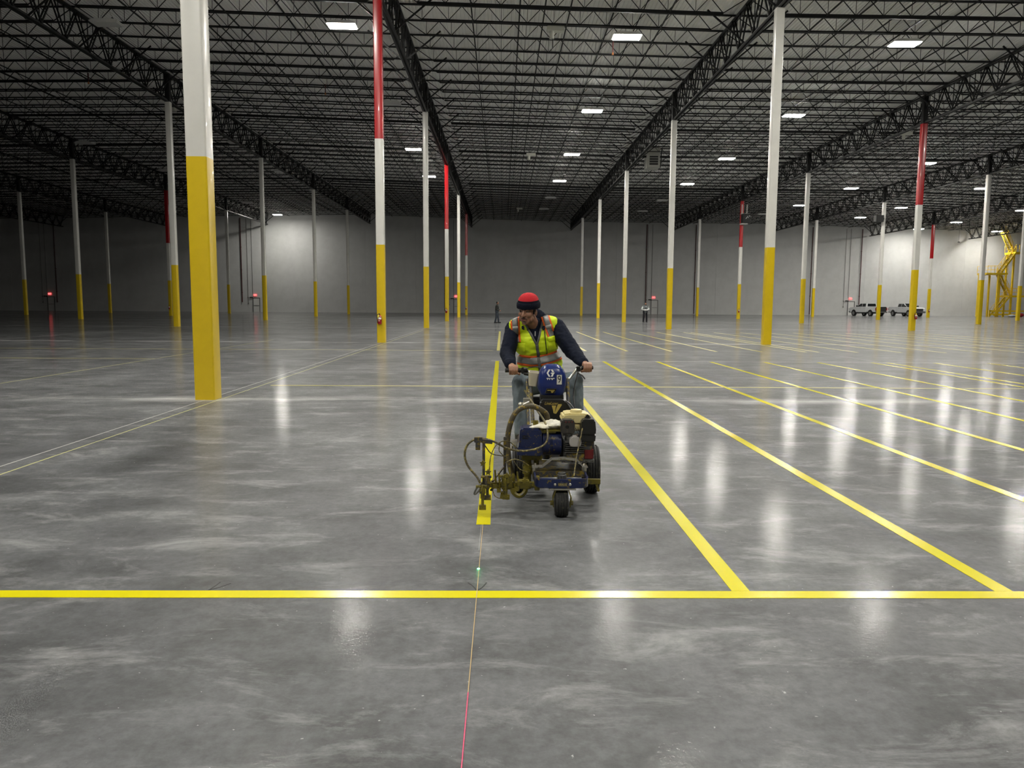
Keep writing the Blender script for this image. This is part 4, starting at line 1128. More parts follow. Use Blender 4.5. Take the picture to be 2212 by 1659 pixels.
# blue hood with marks
def loft(levels, n=40, ex=4.0, c=(0, 0)):
    vs = []
    for z, w, d in levels:
        for k in range(n):
            a = 2 * PI * k / n
            ca, sa = math.cos(a), math.sin(a)
            vs.append((c[0] + w / 2 * math.copysign(abs(ca) ** (2 / ex), ca), c[1] + d / 2 * math.copysign(abs(sa) ** (2 / ex), sa), z))
    fs = []
    for i in range(len(levels) - 1):
        for k in range(n):
            fs.append((i * n + k, i * n + (k + 1) % n, (i + 1) * n + (k + 1) % n, (i + 1) * n + k))
    fs += [tuple(reversed(range(n))), tuple((len(levels) - 1) * n + k for k in range(n))]
    return MB().add(vs, fs)
hood = part('hood', loft([(0.775, 0.20, 0.18), (0.80, 0.222, 0.20), (0.86, 0.25, 0.222), (0.92, 0.252, 0.222), (0.97, 0.232, 0.208), (1.005, 0.196, 0.185), (1.03, 0.15, 0.15), (1.043, 0.09, 0.10)], c=(-0.005, 0.76)), m_blue, 0, True)
part('hood_base', loft([(0.70, 0.20, 0.19), (0.735, 0.215, 0.20), (0.775, 0.21, 0.19)], c=(-0.005, 0.76)), m_blackp, 0, True)
TL = math.radians(-8)
sd = MB().ball((-0.10, 0.74, 0.86), (0.035, 0.06, 0.075), 16, 10).build('hood_side', m_blue, hood, True)
# hexagonal G emblem
em = MB()
def flat(pts, z0=0.0): em.prism(pts, -0.001, 0.001, 'y')
flat([(-0.018, 0.032), (-0.003, 0.032), (-0.021, 0.0), (-0.036, 0.0)])
flat([(-0.036, 0.0), (-0.021, 0.0), (-0.003, -0.032), (-0.018, -0.032)])
flat([(0.0, 0.032), (0.018, 0.032), (0.030, 0.008), (0.014, 0.008)])
flat([(0.002, 0.004), (0.036, 0.004), (0.030, -0.006), (0.0, -0.006)])
flat([(0.012, -0.006), (0.028, -0.006), (0.018, -0.032), (0.0, -0.032)])
em.build('emblem', m_whitep, hood, loc=(-0.022, 0.652, 0.972), rot=(math.radians(-14), 0, 0))
fr_ = MB()
for (x0, x1) in ((-0.036, -0.014), (-0.012, -0.004), (0.0, 0.014), (0.016, 0.034)):
    fr_.bx(x0, x1, -0.001, 0.001, -0.004, 0.004)
for x in (-0.03, -0.012, 0.008, 0.012): fr_.bx(x, x + 0.006, -0.001, 0.001, -0.014, -0.003)
fr_.build('worn_lettering', m_whitep, hood, loc=(-0.022, 0.6435, 0.926), rot=(math.radians(-5), 0, 0))
pl9 = MB().bx(-0.022, 0.022, -0.0015, 0.0015, -0.042, 0.042).build('number_plate', mat('plate_white', (0.75, 0.74, 0.66, 1), 0.4), hood, loc=(0.054, 0.6455, 0.915), rot=(math.radians(-3), 0, math.radians(3)))
text_mesh('digit', '9', 0.092, m_ink, pl9, (0, -0.002, 0.0), (PI / 2, 0, 0), 0.0006, 0.0, 0.72)
bd = MB().prism([(-0.052, -0.022), (0.036, -0.022), (0.052, 0.022), (-0.036, 0.022)], -0.001, 0.001, 'y').build('badge', m_castg, hood, loc=(-0.02, 0.650, 0.815), rot=(math.radians(9), 0, 0))
MB().prism([(-0.046, -0.019), (0.033, -0.019), (0.046, 0.019), (-0.033, 0.019)], -0.002, 0.0, 'y').prism([(0, 0), (0.001, 0), (0, 0.001)], -0.002, 0, 'y').build('badge_face', m_ink, bd)
MB().bx(-0.03, 0.034, -0.003, -0.0015, 0.002, 0.009).prism([(0.0, -0.002), (0.03, -0.002), (0.018, -0.016), (0.006, -0.016)], -0.003, -0.0015, 'y').build('badge_print', m_gold, bd)
wp = MB()
for (x, z, a, b) in ((-0.06, 1.022, 0.03, 0.008), (0.02, 1.025, 0.045, 0.009), (0.02, 0.935, 0.008, 0.01), (0.005, 0.868, 0.012, 0.006), (0.018, 0.80, 0.008, 0.008)):
    wp.ball((x, 0.662 if z < 1 else 0.70, z), (a * 0.5, 0.018 if z < 1 else 0.02, b * 0.6), 10, 6)
# console with lettering
con = part('console', MB().prism([(-0.125, 0.56), (0.145, 0.56), (0.155, 0.66), (0.10, 0.742), (0.07, 0.752), (-0.09, 0.752), (-0.118, 0.735)], 0.50, 0.62, 'y'), m_blackp, 0.012)
text_mesh('lettering', 'LineLazer', 0.036, m_gold, con, (-0.026, 0.4985, 0.723), (PI / 2, 0, 0), 0.001, 0.35, 0.82)
vv = MB()
vv.prism([(-0.02, 0.705), (0.018, 0.705), (0.004, 0.637), (-0.004, 0.64), (-0.008, 0.665)], 0.4975, 0.4995, 'y').prism([(0.034, 0.718), (0.066, 0.718), (0.066, 0.708), (0.02, 0.635), (0.004, 0.635)], 0.4975, 0.4995, 'y')
vv.build('emblem', m_gold, con)
# cup holder and cup
part('cup', loft([(-0.06, 0.078, 0.07), (-0.04, 0.083, 0.073), (0.065, 0.1, 0.088)], 24, 3.5).add([], []), mat('cup_plastic', (0.66, 0.60, 0.46, 1), 0.5, noise=0.2, nscale=12, col2=(0.5, 0.42, 0.25, 1))).location = (-0.168, 0.77, 0.91)
cupo = [o for o in mach.children if o.name.startswith('cup')][0]
cupo.rotation_euler = (math.radians(10), math.radians(5), 0)
rim_ = MB().add(*(lambda q: (q.v, q.f))(loft([(0.0, 0.084, 0.072), (0.0015, 0.084, 0.072)], 24, 3.5))).build('cup_mouth', mat('cup_inside', (0.22, 0.19, 0.13, 1), 0.6), cupo, loc=(0, 0, 0.0645))
# towed rider seat
seat = part('rider_seat', MB().bx(-0.22, 0.16, 1.55, 1.95, 0.56, 0.64), m_ink, 0.03)
part('seat_post', MB().cyl((-0.03, 1.75, 0.25), (-0.03, 1.75, 0.56), 0.03).bx(-0.14, 0.1, 1.45, 2.05, 0.22, 0.27).bx(-0.06, 0.0, 0.6, 1.5, 0.23, 0.27), m_frame, 0.004)
wheel('rider_wheel', (-0.26, 1.85, 0.19), 0.19, 0.10, m_frame); wheel('rider_wheel', (0.22, 1.85, 0.19), 0.19, 0.10, m_frame)
part('rider_axle', MB().cyl((-0.26, 1.85, 0.19), (0.22, 1.85, 0.19), 0.015), m_frame)
part('foot_peg', MB().bx(-0.36, -0.16, 0.76, 1.12, 0.27, 0.30).bx(-0.2, -0.1, 0.9, 0.95, 0.24, 0.27), m_frame, 0.003)
part('foot_peg', MB().bx(0.14, 0.36, 0.76, 1.12, 0.27, 0.30).bx(0.05, 0.2, 0.9, 0.95, 0.24, 0.27), m_frame, 0.003)
# crumpled rag lying on the pump
def rag(c, sx, sy, sz, seed, name, lab):
    rnd = random.Random(seed)
    n = 26; vs = []
    bumps = [(rnd.uniform(-1, 1), rnd.uniform(-1, 1), rnd.uniform(0.12, 0.35), rnd.uniform(-0.5, 1)) for _ in range(26)]
    for i in range(n + 1):
        for j in range(n + 1):
            u, v = i / n * 2 - 1, j / n * 2 - 1
            h = sum(a * math.exp(-((u - bx) ** 2 + (v - by) ** 2) / (r * r)) for bx, by, r, a in bumps) * 0.35
            edge = 1 - max(abs(u), abs(v)) ** 4
            rr = 1 + 0.18 * math.sin(5 * math.atan2(v, u) + seed)
            vs.append((c[0] + u * sx * rr, c[1] + v * sy * rr, c[2] + sz * max(-0.05, (0.35 + h) * edge)))
    fs = [(i * (n + 1) + j, (i + 1) * (n + 1) + j, (i + 1) * (n + 1) + j + 1, i * (n + 1) + j + 1) for i in range(n) for j in range(n)]
    o = MB().add(vs, fs).build(name, m_rag, None, True)
    sm = o.modifiers.new('thick', 'SOLIDIFY'); sm.thickness = 0.004
    return tag(o, lab, 'rag')
rag((0.335, 5.99, 0.605), 0.10, 0.08, 0.055, 3, 'cleaning_rag', 'crumpled whitish rag lying on top of the blue pump')
rag((0.43, 5.98, 0.62), 0.075, 0.07, 0.085, 11, 'cleaning_rag', 'folded cream cloth wedged beside the muffler on the machine')
# ------------------------------------------------------------------ people
from mathutils import noise as mnoise
def prim_mesh(prims):
    b = MB()
    for p in prims:
        if p[0] == 'cap':
            _, a, c, r0, r1 = p
            a, c = Vector(a), Vector(c)
            u, w, d = frame_of(c - a)
            L = (c - a).length
            prof = [(r0 * math.sin(t), -r0 * math.cos(t)) for t in (0.12, 0.5, 0.9, 1.3)] + [(r0, 0.0), (r1, L)] + [(r1 * math.cos(t), L + r1 * math.sin(t)) for t in (0.3, 0.7, 1.1, 1.45)]
            b.lathe(prof, a, d, 16)
        else:
            _, c, r = p[:3]
            R = p[3] if len(p) > 3 else None
            k = len(b.v)
            b.ball((0, 0, 0), r, 20, 14)
            for i in range(k, len(b.v)):
                v = Vector(b.v[i])
                if R is not None: v = R @ v
                b.v[i] = tuple(v + Vector(c))
    return b
def fused(name, prims, voxel, m_, parent, smooth=6, origin=(0, 0, 0), fold=0.0, fscale=10.0, fdir=(1, 1, 1), seed=0.0, cut=None):
    me = prim_mesh(prims).mesh(name)
    t = bpy.data.objects.new('tmp_fuse', me); COL.objects.link(t)
    r = t.modifiers.new('r', 'REMESH'); r.mode = 'VOXEL'; r.voxel_size = voxel
    if smooth:
        s = t.modifiers.new('s', 'SMOOTH'); s.iterations = smooth; s.factor = 0.5
    dg = bpy.context.evaluated_depsgraph_get()
    out = bpy.data.meshes.new_from_object(t.evaluated_get(dg))
    bpy.data.objects.remove(t); bpy.data.meshes.remove(me)
    if fold:
        nn = [v.normal.copy() for v in out.vertices]
        for v, n in zip(out.vertices, nn):
            q = Vector((v.co.x * fscale * fdir[0] + seed, v.co.y * fscale * fdir[1], v.co.z * fscale * fdir[2]))
            h = mnoise.noise(q) + 0.5 * mnoise.noise(q * 2.3)
            v.co += n * (fold * (1 - abs(h) * 2))
    O = Vector(origin)
    bv = BVHTree.FromPolygons([v.co.copy() for v in out.vertices], [tuple(p.vertices) for p in out.polygons])
    if cut:
        bm = bmesh.new(); bm.from_mesh(out)
        bmesh.ops.delete(bm, geom=[f for f in bm.faces if cut(f.calc_center_median())], context='FACES')
        bm.to_mesh(out); bm.free()
    for v in out.vertices: v.co -= O
    out.polygons.foreach_set('use_smooth', [True] * len(out.polygons))
    out.update(); out.name = name
    out.materials.clear()
    o = obj(name, out, m_, parent)
    return o, bv
def hit(bv, x, z, y0=5.5):
    h = bv.ray_cast(Vector((x, y0, z)), Vector((0, 1, 0)))
    return (h[0], h[1]) if h[0] is not None else (None, None)
def drape(name, bv, path, width, m_, parent, origin, off=0.004, n=40, cross=5, thick=0.003):
    # a strip of cloth laid on a surface: path of (x, z) points seen from the front, draped along y
    P = [Vector((p[0], p[1])) for p in path]
    L = [0.0]
    for i in range(1, len(P)): L.append(L[-1] + (P[i] - P[i - 1]).length)
    rowsv = []
    for k in range(n + 1):
        s = L[-1] * k / n
        i = max(j for j in range(len(P) - 1) if L[j] <= s + 1e-9)
        t = (s - L[i]) / max(1e-9, L[i + 1] - L[i])
        c = P[i].lerp(P[i + 1], t); d = (P[i + 1] - P[i]).normalized(); nrm = Vector((-d.y, d.x))
        row = []
        for q in range(cross):
            w = (q / (cross - 1) - 0.5) * width
            pt = c + nrm * w
            h, hn = hit(bv, pt.x, pt.y)
            row.append(h + hn * off if h is not None else None)
        rowsv.append(row)
    b = MB(); idx = {}; O = Vector(origin)
    for k, row in enumerate(rowsv):
        for q, p in enumerate(row):
            if p is not None:
                idx[(k, q)] = len(b.v); b.v.append(tuple(p - O))
    for k in range(n):
        for q in range(cross - 1):
            ids = [(k, q), (k + 1, q), (k + 1, q + 1), (k, q + 1)]
            if all(i in idx for i in ids):
                ys = [b.v[idx[i]][1] for i in ids]
                if max(ys) - min(ys) < 0.12:
                    b.f.append(tuple(idx[i] for i in ids)); b.mi.append(0)
    o = b.build(name, m_, parent, True)
    sm = o.modifiers.new('thick', 'SOLIDIFY'); sm.thickness = thick; sm.offset = 0
    return o

m_skin = mat('skin', (0.36, 0.185, 0.115, 1), 0.5, noise=0.25, nscale=14, col2=(0.26, 0.115, 0.075, 1))
m_navy = mat('navy_fleece', (0.007, 0.010, 0.022, 1), 0.9, noise=0.4, nscale=30, col2=(0.014, 0.018, 0.034, 1), bump=0.25, bscale=180, spec=0.2)
m_hivis = mat('hi_vis_fabric', (0.70, 0.88, 0.008, 1), 0.65, noise=0.15, nscale=10, col2=(0.58, 0.76, 0.008, 1), bump=0.12, bscale=120)
m_reflect = mat('reflective_tape', (0.20, 0.20, 0.19, 1), 0.4, 0.2, bump=0.1, bscale=200)
m_orange = mat('orange_trim', (0.85, 0.13, 0.01, 1), 0.6)
m_jean = mat('faded_jeans', (0.14, 0.175, 0.20, 1), 0.85, noise=0.5, nscale=9, col2=(0.235, 0.27, 0.29, 1), bump=0.2, bscale=200)
m_boot = mat('boot_leather', (0.05, 0.035, 0.022, 1), 0.6, noise=0.3, nscale=12)
m_redk = mat('red_knit', (0.62, 0.012, 0.022, 1), 0.85, noise=0.2, nscale=40, col2=(0.45, 0.006, 0.014, 1), bump=0.5, bscale=260)
m_navyk = mat('navy_knit', (0.006, 0.008, 0.020, 1), 0.9, noise=0.3, nscale=40, bump=0.5, bscale=260, spec=0.2)
m_hair = mat('black_hair', (0.010, 0.008, 0.007, 1), 0.6)
m_eye = mat('eye_white', (0.36, 0.30, 0.26, 1), 0.3)
m_iris = mat('eye_dark', (0.015, 0.009, 0.006, 1), 0.2)
m_lip = mat('lips', (0.27, 0.10, 0.08, 1), 0.5)
m_stub = mat('stubble', (0.075, 0.045, 0.034, 1), 0.7, noise=0.6, nscale=60, col2=(0.20, 0.10, 0.07, 1))
m_zip = mat('grey_zip', (0.10, 0.10, 0.095, 1), 0.5)

# --- operator
O0 = (0.42, 7.70, 0.0)
HC = Vector((0.245, 7.30, 1.515))
yaw_h = math.radians(-27)       # turned towards the spray arm
RH = Matrix.Rotation(yaw_h, 3, 'Z') @ Matrix.Rotation(math.radians(9), 3, 'X') @ Matrix.Rotation(math.radians(4), 3, 'Y')
H = lambda x, y, z: HC + RH @ Vector((x, y, z))
he = lambda c, r: ('ell', H(*c), r, RH)
hc = lambda a, b, r0, r1=None: ('cap', H(*a), H(*b), r0, r0 if r1 is None else r1)
head = [he((0, 0.018, 0.030), (0.076, 0.096, 0.086)), he((0, -0.028, -0.030), (0.066, 0.066, 0.085)), he((0, -0.030, -0.088), (0.056, 0.056, 0.040)),
        he((0, -0.080, -0.113), (0.024, 0.017, 0.017)), hc((0, -0.094, 0.004), (0, -0.117, -0.034), 0.010, 0.0155), he((0.013, -0.103, -0.038), (0.010, 0.012, 0.009)), he((-0.013, -0.103, -0.038), (0.010, 0.012, 0.009)),
        hc((-0.042, -0.080, 0.021), (-0.012, -0.090, 0.019), 0.010), hc((0.042, -0.080, 0.021), (0.012, -0.090, 0.019), 0.010),
        he((0.042, -0.066, -0.030), (0.026, 0.026, 0.024)), he((-0.042, -0.066, -0.030), (0.026, 0.026, 0.024)),
        hc((-0.022, -0.090, -0.069), (0.022, -0.090, -0.069), 0.0075), hc((-0.018, -0.088, -0.081), (0.018, -0.088, -0.081), 0.0085),
        he((0.055, -0.035, -0.075), (0.022, 0.035, 0.030)), he((-0.055, -0.035, -0.075), (0.022, 0.035, 0.030)),
        he((0.079, 0.012, -0.020), (0.011, 0.022, 0.033)), he((-0.079, 0.012, -0.020), (0.011, 0.022, 0.033))]
SHL, SHR = (0.108, 7.485, 1.325), (0.53, 7.48, 1.355)
ELL, ELR = (0.052, 7.27, 1.10), (0.668, 7.28, 1.135)
WRL, WRR = (0.085, 7.01, 1.005), (0.765, 7.03, 1.025)
KNL, KNR = (0.175, 7.06, 0.845), (0.675, 7.06, 0.865)
ANL, ANR = (0.185, 6.98, 0.40), (0.695, 6.98, 0.40)
HPL, HPR = (0.32, 7.70, 0.76), (0.52, 7.70, 0.76)
def fist(wr, xs, bar_y, bar_z, inner):
    out = []
    xm = sum(xs) / len(xs)
    out.append(('ell', (xm, bar_y + 0.036, bar_z + 0.012), (0.047, 0.026, 0.036)))
    out.append(('ell', (xm, bar_y + 0.012, bar_z + 0.036), (0.044, 0.028, 0.016)))
    out.append(('cap', wr, (xm, bar_y + 0.050, bar_z + 0.018), 0.033, 0.028))
    for i, x in enumerate(xs):
        k = (0.95, 1.0, 0.98, 0.86)[i]
        p = [(x, bar_y + 0.020, bar_z + 0.042), (x, bar_y - 0.026 * k, bar_z + 0.035 * k), (x, bar_y - 0.041 * k, bar_z + 0.001), (x, bar_y - 0.026 * k, bar_z - 0.033 * k), (x, bar_y - 0.004, bar_z - 0.036 * k)]
        rr = [0.0115, 0.0105, 0.010, 0.009, 0.008]
        for a in range(4):
            out.append(('cap', p[a], p[a + 1], rr[a] * k ** 0.5, rr[a + 1] * k ** 0.5))
    s = 1 if inner > xm else -1
    e = xs[0] if abs(xs[0] - inner) < abs(xs[-1] - inner) else xs[-1]
    t = [(xm + s * 0.03, bar_y + 0.04, bar_z - 0.004), (e + s * 0.020, bar_y + 0.016, bar_z - 0.026), (e + s * 0.021, bar_y - 0.016, bar_z - 0.034), (e + s * 0.016, bar_y - 0.036, bar_z - 0.026)]
    out.append(('cap', t[0], t[1], 0.016, 0.013)); out.append(('cap', t[1], t[2], 0.013, 0.011)); out.append(('cap', t[2], t[3], 0.011, 0.009))
    return out
handL = fist(WRL, [0.072, 0.094, 0.116, 0.137], 6.896, 0.973, 0.2)
handR = fist(WRR, [0.748, 0.770, 0.792, 0.812], 6.918, 0.998, 0.7)
torso = [('ell', (0.42, 7.70, 0.82), (0.17, 0.15, 0.13)), ('ell', (0.375, 7.55, 1.00), (0.185, 0.165, 0.17)), ('ell', (0.335, 7.48, 1.20), (0.19, 0.135, 0.17)),
         ('cap', (0.32, 7.46, 1.36), SHL, 0.07, 0.065), ('cap', (0.32, 7.46, 1.36), SHR, 0.07, 0.065)]
limbs = [('cap', SHL, ELL, 0.058, 0.047), ('cap', ELL, WRL, 0.046, 0.032), ('cap', SHR, ELR, 0.058, 0.047), ('cap', ELR, WRR, 0.046, 0.032),
         ('cap', HPL, KNL, 0.085, 0.062), ('cap', KNL, ANL, 0.058, 0.042), ('cap', HPR, KNR, 0.085, 0.062), ('cap', KNR, ANR, 0.058, 0.042),
         ('cap', ANL, (0.185, 6.97, 0.355), 0.04, 0.035), ('cap', ANR, (0.695, 6.97, 0.355), 0.04, 0.035), ('cap', (0.185, 6.97, 0.352), (0.185, 6.86, 0.335), 0.033, 0.028), ('cap', (0.695, 6.97, 0.352), (0.695, 6.86, 0.335), 0.033, 0.028)]
neck = [('cap', (0.315, 7.46, 1.34), H(0, 0.02, -0.06), 0.066, 0.058)]
man = empty('person', O0)
tag(man, 'seated operator in yellow safety vest, navy hoodie and red knit hat gripping the machine handlebars', 'person')
body, _ = fused('body', head + neck + torso + limbs + handL + handR, 0.0058, m_skin, man, 2, O0)
def P_(name, prims, m_, sm=True, parent=None):
    b = prim_mesh(prims)
    b.v = [tuple(Vector(v) - Vector(O0)) for v in b.v]
    return b.build(name, m_, parent or man, sm)
for s in (-1, 1):
    e = P_('eye', [he((s * 0.031, -0.0745, -0.001), (0.0135, 0.011, 0.0065))], m_eye)
    P_('iris', [he((s * 0.031 - 0.003, -0.0815, -0.001), (0.0075, 0.0055, 0.0072))], m_iris, True, e)
    P_('eyelid', [hc((s * 0.031 - 0.014, -0.079, 0.006), (s * 0.031 + 0.014, -0.079, 0.005), 0.0042), hc((s * 0.031 - 0.013, -0.078, -0.0095), (s * 0.031 + 0.013, -0.078, -0.0095), 0.003)], m_stub)
    P_('eyebrow', [hc((s * 0.012, -0.097, 0.020), (s * 0.032, -0.092, 0.027), 0.0055, 0.006), hc((s * 0.032, -0.092, 0.027), (s * 0.052, -0.078, 0.022), 0.006, 0.004)], m_hair)
P_('moustache', [hc((0, -0.1015, -0.057), (0.026, -0.093, -0.066), 0.0068, 0.005), hc((0, -0.1015, -0.057), (-0.026, -0.093, -0.066), 0.0068, 0.005)], m_stub)
P_('lips', [hc((-0.019, -0.095, -0.0705), (0.019, -0.095, -0.0705), 0.0045), hc((-0.014, -0.0935, -0.081), (0.014, -0.0935, -0.081), 0.0055)], m_lip)
P_('sideburn', [hc((0.070, -0.012, 0.010), (0.069, -0.020, -0.025), 0.012, 0.008), hc((-0.070, -0.012, 0.010), (-0.069, -0.020, -0.025), 0.012, 0.008)], m_hair)
P_('goatee', [he((0, -0.0865, -0.105), (0.022, 0.012, 0.013))], m_stub)
# hat
def ring_loft(levels, n=36):
    vs = []; 
    for z, rx, ry, oy in levels:
        for k in range(n):
            a = 2 * PI * k / n
            rb = 1 + 0.012 * (k % 2)
            vs.append(tuple(H(rx * rb * math.cos(a), oy + ry * rb * math.sin(a), z) - Vector(O0)))
    fs = []
    for i in range(len(levels) - 1):
        for k in range(n):
            fs.append((i * n + k, i * n + (k + 1) % n, (i + 1) * n + (k + 1) % n, (i + 1) * n + k))
    fs += [tuple(reversed(range(n))), tuple((len(levels) - 1) * n + k for k in range(n))]
    return MB().add(vs, fs)
hat = ring_loft([(0.030, 0.100, 0.116, 0.012), (0.050, 0.101, 0.117, 0.012), (0.082, 0.099, 0.115, 0.012), (0.100, 0.094, 0.108, 0.012)], 72).build('knit_hat', m_navyk, man, True)
ring_loft([(0.098, 0.0945, 0.109, 0.012), (0.118, 0.088, 0.101, 0.012), (0.138, 0.074, 0.086, 0.012), (0.155, 0.052, 0.06, 0.012), (0.164, 0.026, 0.03, 0.012), (0.1665, 0.006, 0.008, 0.012)], 72).build('red_crown', m_redk, hat, True)
ring_loft([(0.022, 0.104, 0.120, 0.012), (0.026, 0.109, 0.125, 0.012), (0.050, 0.111, 0.127, 0.012), (0.074, 0.108, 0.124, 0.012), (0.079, 0.103, 0.119, 0.012)], 72).build('cuff', m_navyk, hat, True)
# hooded jacket
jk = [('ell', (0.42, 7.70, 0.84), (0.19, 0.17, 0.13)), ('ell', (0.375, 7.55, 1.00), (0.205, 0.185, 0.17)), ('ell', (0.335, 7.475, 1.20), (0.205, 0.152, 0.175)),
      ('cap', (0.32, 7.455, 1.36), SHL, 0.082, 0.082), ('cap', (0.32, 7.455, 1.36), SHR, 0.082, 0.082),
      ('cap', SHL, ELL, 0.074, 0.072), ('cap', ELL, (0.078, 7.035, 1.018), 0.072, 0.050), ('cap', SHR, ELR, 0.082, 0.078), ('cap', ELR, (0.756, 7.055, 1.035), 0.075, 0.050)]
jacket, bvj = fused('jacket', jk, 0.0095, m_navy, man, 5, O0, fold=0.006, fscale=11, fdir=(1, 1, 1.5), seed=3)
cr = []
for k in range(22):
    u = k / 21
    a = math.radians(-22 + 226 * u)
    back = max(0.0, math.sin(a + 0.1))
    end = min(1.0, min(u, 1 - u) / 0.22)
    rr = 0.010 + 0.026 * end + 0.012 * back
    c0 = Vector((0.300 + (0.100 + 0.012 * end) * math.cos(a), 7.385 + 0.115 * math.sin(a), 1.33 + 0.045 * end + 0.066 * back))
    cr.append(('ell', c0, (rr, rr, rr * 1.15 + 0.04 * back)))
hood_c, bvh_ = fused('hood', cr, 0.009, m_navy, man, 8, O0, fold=0.004, fscale=14)
zp = MB().bx(-0.004, 0.004, -0.004, 0.0, -0.02, 0.02).ball((0, -0.003, 0.024), 0.005)
h, hn = hit(bvj, 0.318, 1.285)
zp.build('zip_pull', mat('zip_metal', (0.8, 0.8, 0.8, 1), 0.3, 0.6), man, loc=Vector((0.318, (h.y if h else 7.33) - 0.004, 1.285)) - Vector(O0))
# safety vest
vp = [('ell', (0.41, 7.66, 0.90), (0.215, 0.19, 0.11)), ('ell', (0.375, 7.545, 1.00), (0.222, 0.202, 0.165)), ('ell', (0.335, 7.472, 1.20), (0.218, 0.168, 0.18)),
      ('cap', (0.30, 7.445, 1.365), (0.150, 7.45, 1.352), 0.094, 0.088), ('cap', (0.34, 7.452, 1.365), (0.468, 7.46, 1.372), 0.094, 0.088)]
def vcut(c):
    if c.y < 7.5 and c.z > 1.185:
        t = (c.z - 1.185) / 0.215
        if 0.333 - 0.118 * t < c.x < 0.333 + 0.055 * t: return True
    if c.z < 0.90: return True
    if (c - Vector((0.305, 7.42, 1.47))).length < 0.105: return True
    return False
vest, bvv = fused('safety_vest', vp, 0.0085, m_hivis, man, 4, O0, fold=0.0075, fscale=9, fdir=(0.7, 0.7, 1.6), seed=9, cut=vcut)
sv = vest.modifiers.new('thick', 'SOLIDIFY'); sv.thickness = 0.005
def strip(name, path, w, m_, off=0.005, n=40, cross=5):
    return drape(name, bvv, path, w, m_, vest, O0, off, n, cross)
BAND = [(0.145, 1.035), (0.20, 1.028), (0.28, 1.022), (0.36, 1.028), (0.44, 1.045), (0.52, 1.068), (0.585, 1.09)]
off_ = lambda p, d: [(x, z + d) for x, z in p]
strip('orange_band', off_(BAND, 0.0), 0.104, m_orange, 0.005, 60, 9)
strip('reflective_band', off_(BAND, 0.0), 0.066, m_reflect, 0.0085, 60, 7)
LB = [(0.142, 1.205), (0.132, 1.30), (0.125, 1.40), (0.125, 1.445)]
strip('orange_band', LB, 0.084, m_orange, 0.005, 40, 7); strip('reflective_band', LB, 0.052, m_reflect, 0.0085, 40, 5)
RB = [(0.478, 1.265), (0.455, 1.33), (0.425, 1.42), (0.415, 1.455)]
strip('orange_band', RB, 0.084, m_orange, 0.005, 40, 7); strip('reflective_band', RB, 0.052, m_reflect, 0.0085, 40, 5)
m_tape2 = mat('bright_tape', (0.42, 0.42, 0.40, 1), 0.35, 0.2)
strip('tape_tab', [(0.105, 1.345), (0.155, 1.345)], 0.026, m_tape2, 0.011, 8, 3); strip('tape_tab', [(0.418, 1.355), (0.472, 1.365)], 0.026, m_tape2, 0.011, 8, 3)
strip('zip_placket', [(0.333, 1.185), (0.345, 1.12), (0.356, 1.03), (0.372, 0.93)], 0.026, m_zip, 0.0115, 40, 3)
strip('neck_piping', [(0.213, 1.405), (0.27, 1.298), (0.331, 1.185)], 0.02, m_zip, 0.004, 40, 3)
strip('neck_piping', [(0.389, 1.405), (0.362, 1.29), (0.335, 1.185)], 0.02, m_zip, 0.004, 40, 3)
m_hv2 = mat('hi_vis_pocket', (0.70, 0.85, 0.01, 1), 0.65, noise=0.12, nscale=14, bump=0.1, bscale=120)
strip('chest_pocket', [(0.125, 1.155), (0.225, 1.155)], 0.085, m_hv2, 0.006, 20, 9)
strip('chest_pocket', [(0.44, 1.175), (0.535, 1.19)], 0.10, m_hv2, 0.006, 20, 9)
strip('pocket_flap', [(0.44, 1.232), (0.54, 1.25)], 0.045, m_hivis, 0.010, 20, 5)
for (x, z) in ((0.245, 1.325), (0.368, 1.32)):
    h, hn = hit(bvv, x, z)
    if h: MB().ball(tuple(h - Vector(O0)), 0.007).build('snap', m_ink, vest, True)
strip('mic_cord', [(0.40, 1.34), (0.415, 1.20), (0.432, 1.10)], 0.007, m_ink, 0.012, 40, 2)
# jeans, boots
jn = [('ell', (0.42, 7.70, 0.79), (0.19, 0.165, 0.13)), ('cap', HPL, KNL, 0.105, 0.082), ('cap', KNL, ANL, 0.080, 0.066), ('cap', HPR, KNR, 0.105, 0.082), ('cap', KNR, ANR, 0.080, 0.066)]
jeans, _ = fused('jeans', jn, 0.010, m_jean, man, 5, O0, fold=0.006, fscale=10, fdir=(1.5, 1.5, 0.8), seed=5)
bt = []
for (x, y, z) in (ANL, ANR):
    bt += [('cap', (x, y, z), (x, y - 0.02, 0.36), 0.055, 0.05), ('cap', (x, y + 0.02, 0.345), (x, y - 0.17, 0.338), 0.046, 0.042)]
fused('boots', bt, 0.010, m_boot, man, 4, O0)

